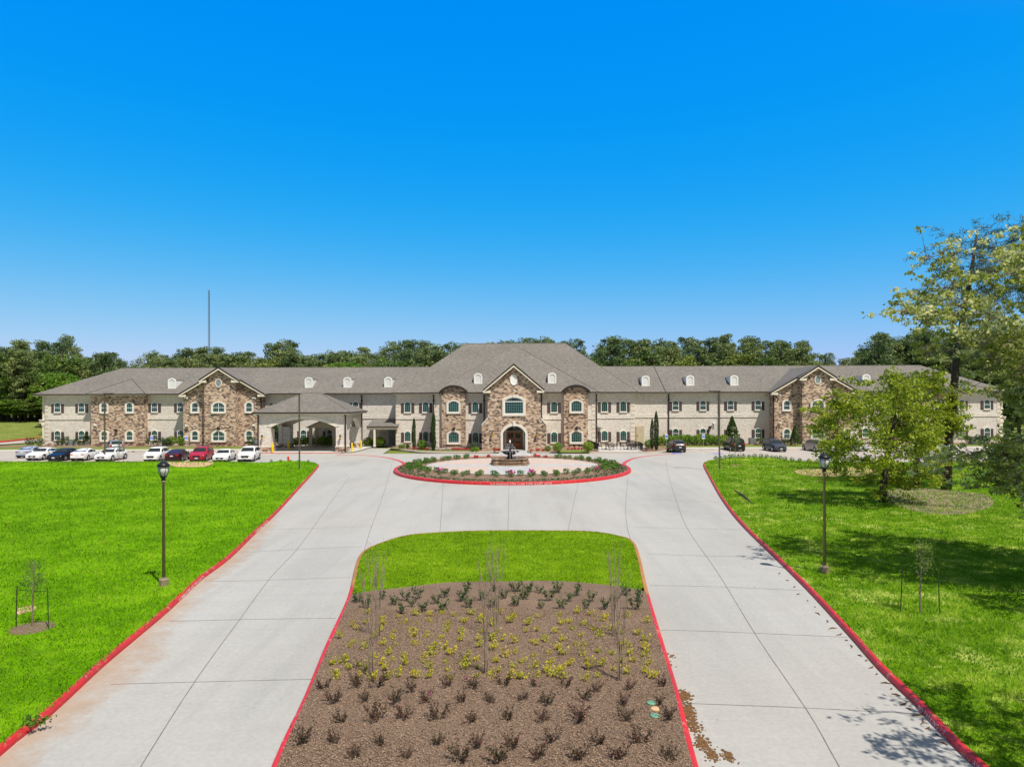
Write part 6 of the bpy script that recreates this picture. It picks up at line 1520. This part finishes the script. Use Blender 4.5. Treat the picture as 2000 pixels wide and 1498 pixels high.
    addchild(rt, 'number_plate', mbmesh(MB().box(-.17,.17,-Lc/2-.035,-Lc/2+.0,.40,.52), 'number_plate', M['plate'])); pz = st[-1][1]-.16; addchild(rt, 'number_plate', mbmesh(MB().box(-.17,.17,Lc/2-.02,Lc/2+.03,pz,pz+.12), 'number_plate', M['plate']))
    if kind in ('suv', 'van', 'boxy'):
        for s in (-1, 1): addchild(rt, 'roof_rail', mbmesh(MB().tube([(s*w*.66,-Lc*.02,H_+.04),(s*w*.66,Lc*.34,H_+.02)], .02, 5), 'roof_rail', M['plastic']))
    return rt
WH, BK, SV = (.80,.80,.80), (.008,.009,.012), (.42,.44,.47)
FR = .15                     # front-facing cars lean a little toward the drive
def C(kind, pxc, pyc, rz, label, col, sc=.9): x, y = gp(pxc, pyc); return car(kind, x, y, rz, label, col, sc)
# left lot, front row (front of the car toward the camera unless noted)
C('suv', 306.5, 899, FR, 'white SUV with striped windscreen sunshade, left of the dark maroon sedan', WH, .88)
C('sedan', 348, 899.5, FR+math.pi, 'dark maroon sedan seen from behind between the white SUV and the red SUV', (.045,.010,.018), .9)
C('suv', 394.5, 899, FR, 'red SUV parked between the maroon sedan and the white sedan', (.36,.015,.04), .9)
C('sedan', 439, 900, FR, 'white sedan with a black grille between the red SUV and the last white SUV', WH, .9)
C('suv', 487, 899, FR, 'white luxury SUV, last car on the right of the left car park', WH, .92)
C('sedan', 218, 898.5, FR-.1, 'white coupe right of the tall light pole in the left car park', WH, .92)
C('sedan', 168, 897.5, FR+math.pi, 'white sedan seen from behind next to the black sedan', WH, .9)
C('sedan', 127, 898, FR-.08, 'black sedan between two white cars in the left car park', BK, .92)
C('sedan', 86, 896.5, FR-.08, 'white low sports car left of the black sedan, partly behind the grass', WH, .92)
C('sedan', 62, 892, FR+math.pi, 'silver car at the far left of the car park, half hidden by the grass', (.35,.40,.48), .88)
C('suv', 225, 883, math.pi+.62, 'grey SUV parked across the lot near the left stone bay', (.20,.21,.22), .95)
# right lot
C('suv', 1320.5, 881.5, math.pi+.02, 'dark grey hatchback SUV seen from behind over a blue bay mark', (.03,.032,.035), .88)
C('boxy', 1433, 879.5, math.pi+.04, 'black boxy off-roader seen from behind behind the staked young tree', (.008,.009,.008), .88)
C('suv', 1512, 880.5, 0.06, 'dark blue-grey SUV facing the camera in the right car park', (.045,.055,.075), .88)
C('van', 1593, 880.5, math.pi+.06, 'beige-silver minivan seen from behind in the right car park', (.42,.37,.29), .87)
C('sedan', 1668, 879.5, math.pi+.06, 'silver car mostly hidden behind the low oak on the right', SV, .92)

# --- lettering on the kerbs
def lettering(path, text, side, size=.12, z=.085, lab=None, hk=.14, startf=.0):
    cu = bpy.data.curves.new('t', 'FONT'); cu.body = text; cu.size = size; cu.extrude = .001; cu.space_character = 1.15; cu.resolution_u = 2
    ob = bpy.data.objects.new('t', cu); COL.objects.link(ob); dg = bpy.context.evaluated_depsgraph_get(); me = bpy.data.meshes.new_from_object(ob.evaluated_get(dg))
    bpy.data.objects.remove(ob); P = [Vector((*p, 0)) for p in path]; cum = [0]
    for a, c in zip(P[:-1], P[1:]): cum.append(cum[-1]+(c-a).length)
    for v in me.vertices:
        s_, h_ = v.co.x+startf, v.co.y; i = 0
        while i < len(cum)-2 and cum[i+1] < s_: i += 1
        d = (P[i+1]-P[i]).normalized(); nrm = Vector((-d.y, d.x, 0))*side
        base = P[i]+d*(s_-cum[i])
        # face of the kerb leans back: climb it with the letter height
        zz_ = z-.045+h_*.95; fo = .015*zz_/(hk*.55) if zz_ < hk*.55 else .015+(zz_-hk*.55)/(hk*.38)*.035; v.co = base+nrm*(fo-.007)+Vector((0,0,zz_))
    me.materials.append(M['letter']); o = bpy.data.objects.new('kerb_lettering', me); COL.objects.link(o)
    tag(o, lab, 'lettering', 'fire lane lettering on the red kerbs'); return o
T_ = 'NO PARKING FIRE LANE TOW AWAY ZONE'
lettering(catmull(GL([(340,1186),(362,1164.5),(394.7,1133),(430,1105)]), 6), T_, 1, .145, .062, 'white fire lane lettering on the left red kerb near the lamp post', startf=.6)
lettering(catmull(GL([(500,1042),(530,1014),(560,983)]), 6), T_, 1, .145, .062, 'white fire lane lettering on the left red kerb farther up the drive')
lettering(catmull(GL([(590,948),(600,938),(612,925)]), 4), T_, 1, .11, .06, 'white fire lane lettering near the tip of the left red kerb')
lettering(catmull(GL([(1792,1384.5),(1829,1424),(1903,1498)]), 8), T_, 1, .145, .062, 'white fire lane lettering on the right red kerb at lower right')
lettering(catmull(GL([(1495,1072),(1530,1107),(1573,1150)]), 6), T_, 1, .145, .062, 'white fire lane lettering on the right red kerb left of the lamp post')
th = np.linspace(-math.pi/2-.155, -math.pi/2+.35, 20)
lettering([(CI[0]+(RX-.0)*math.cos(t), CI[1]+(RY)*math.sin(t)) for t in th], T_, 1, .22, .065, 'white fire lane lettering at the front of the red kerb round the fountain island', hk=.24)
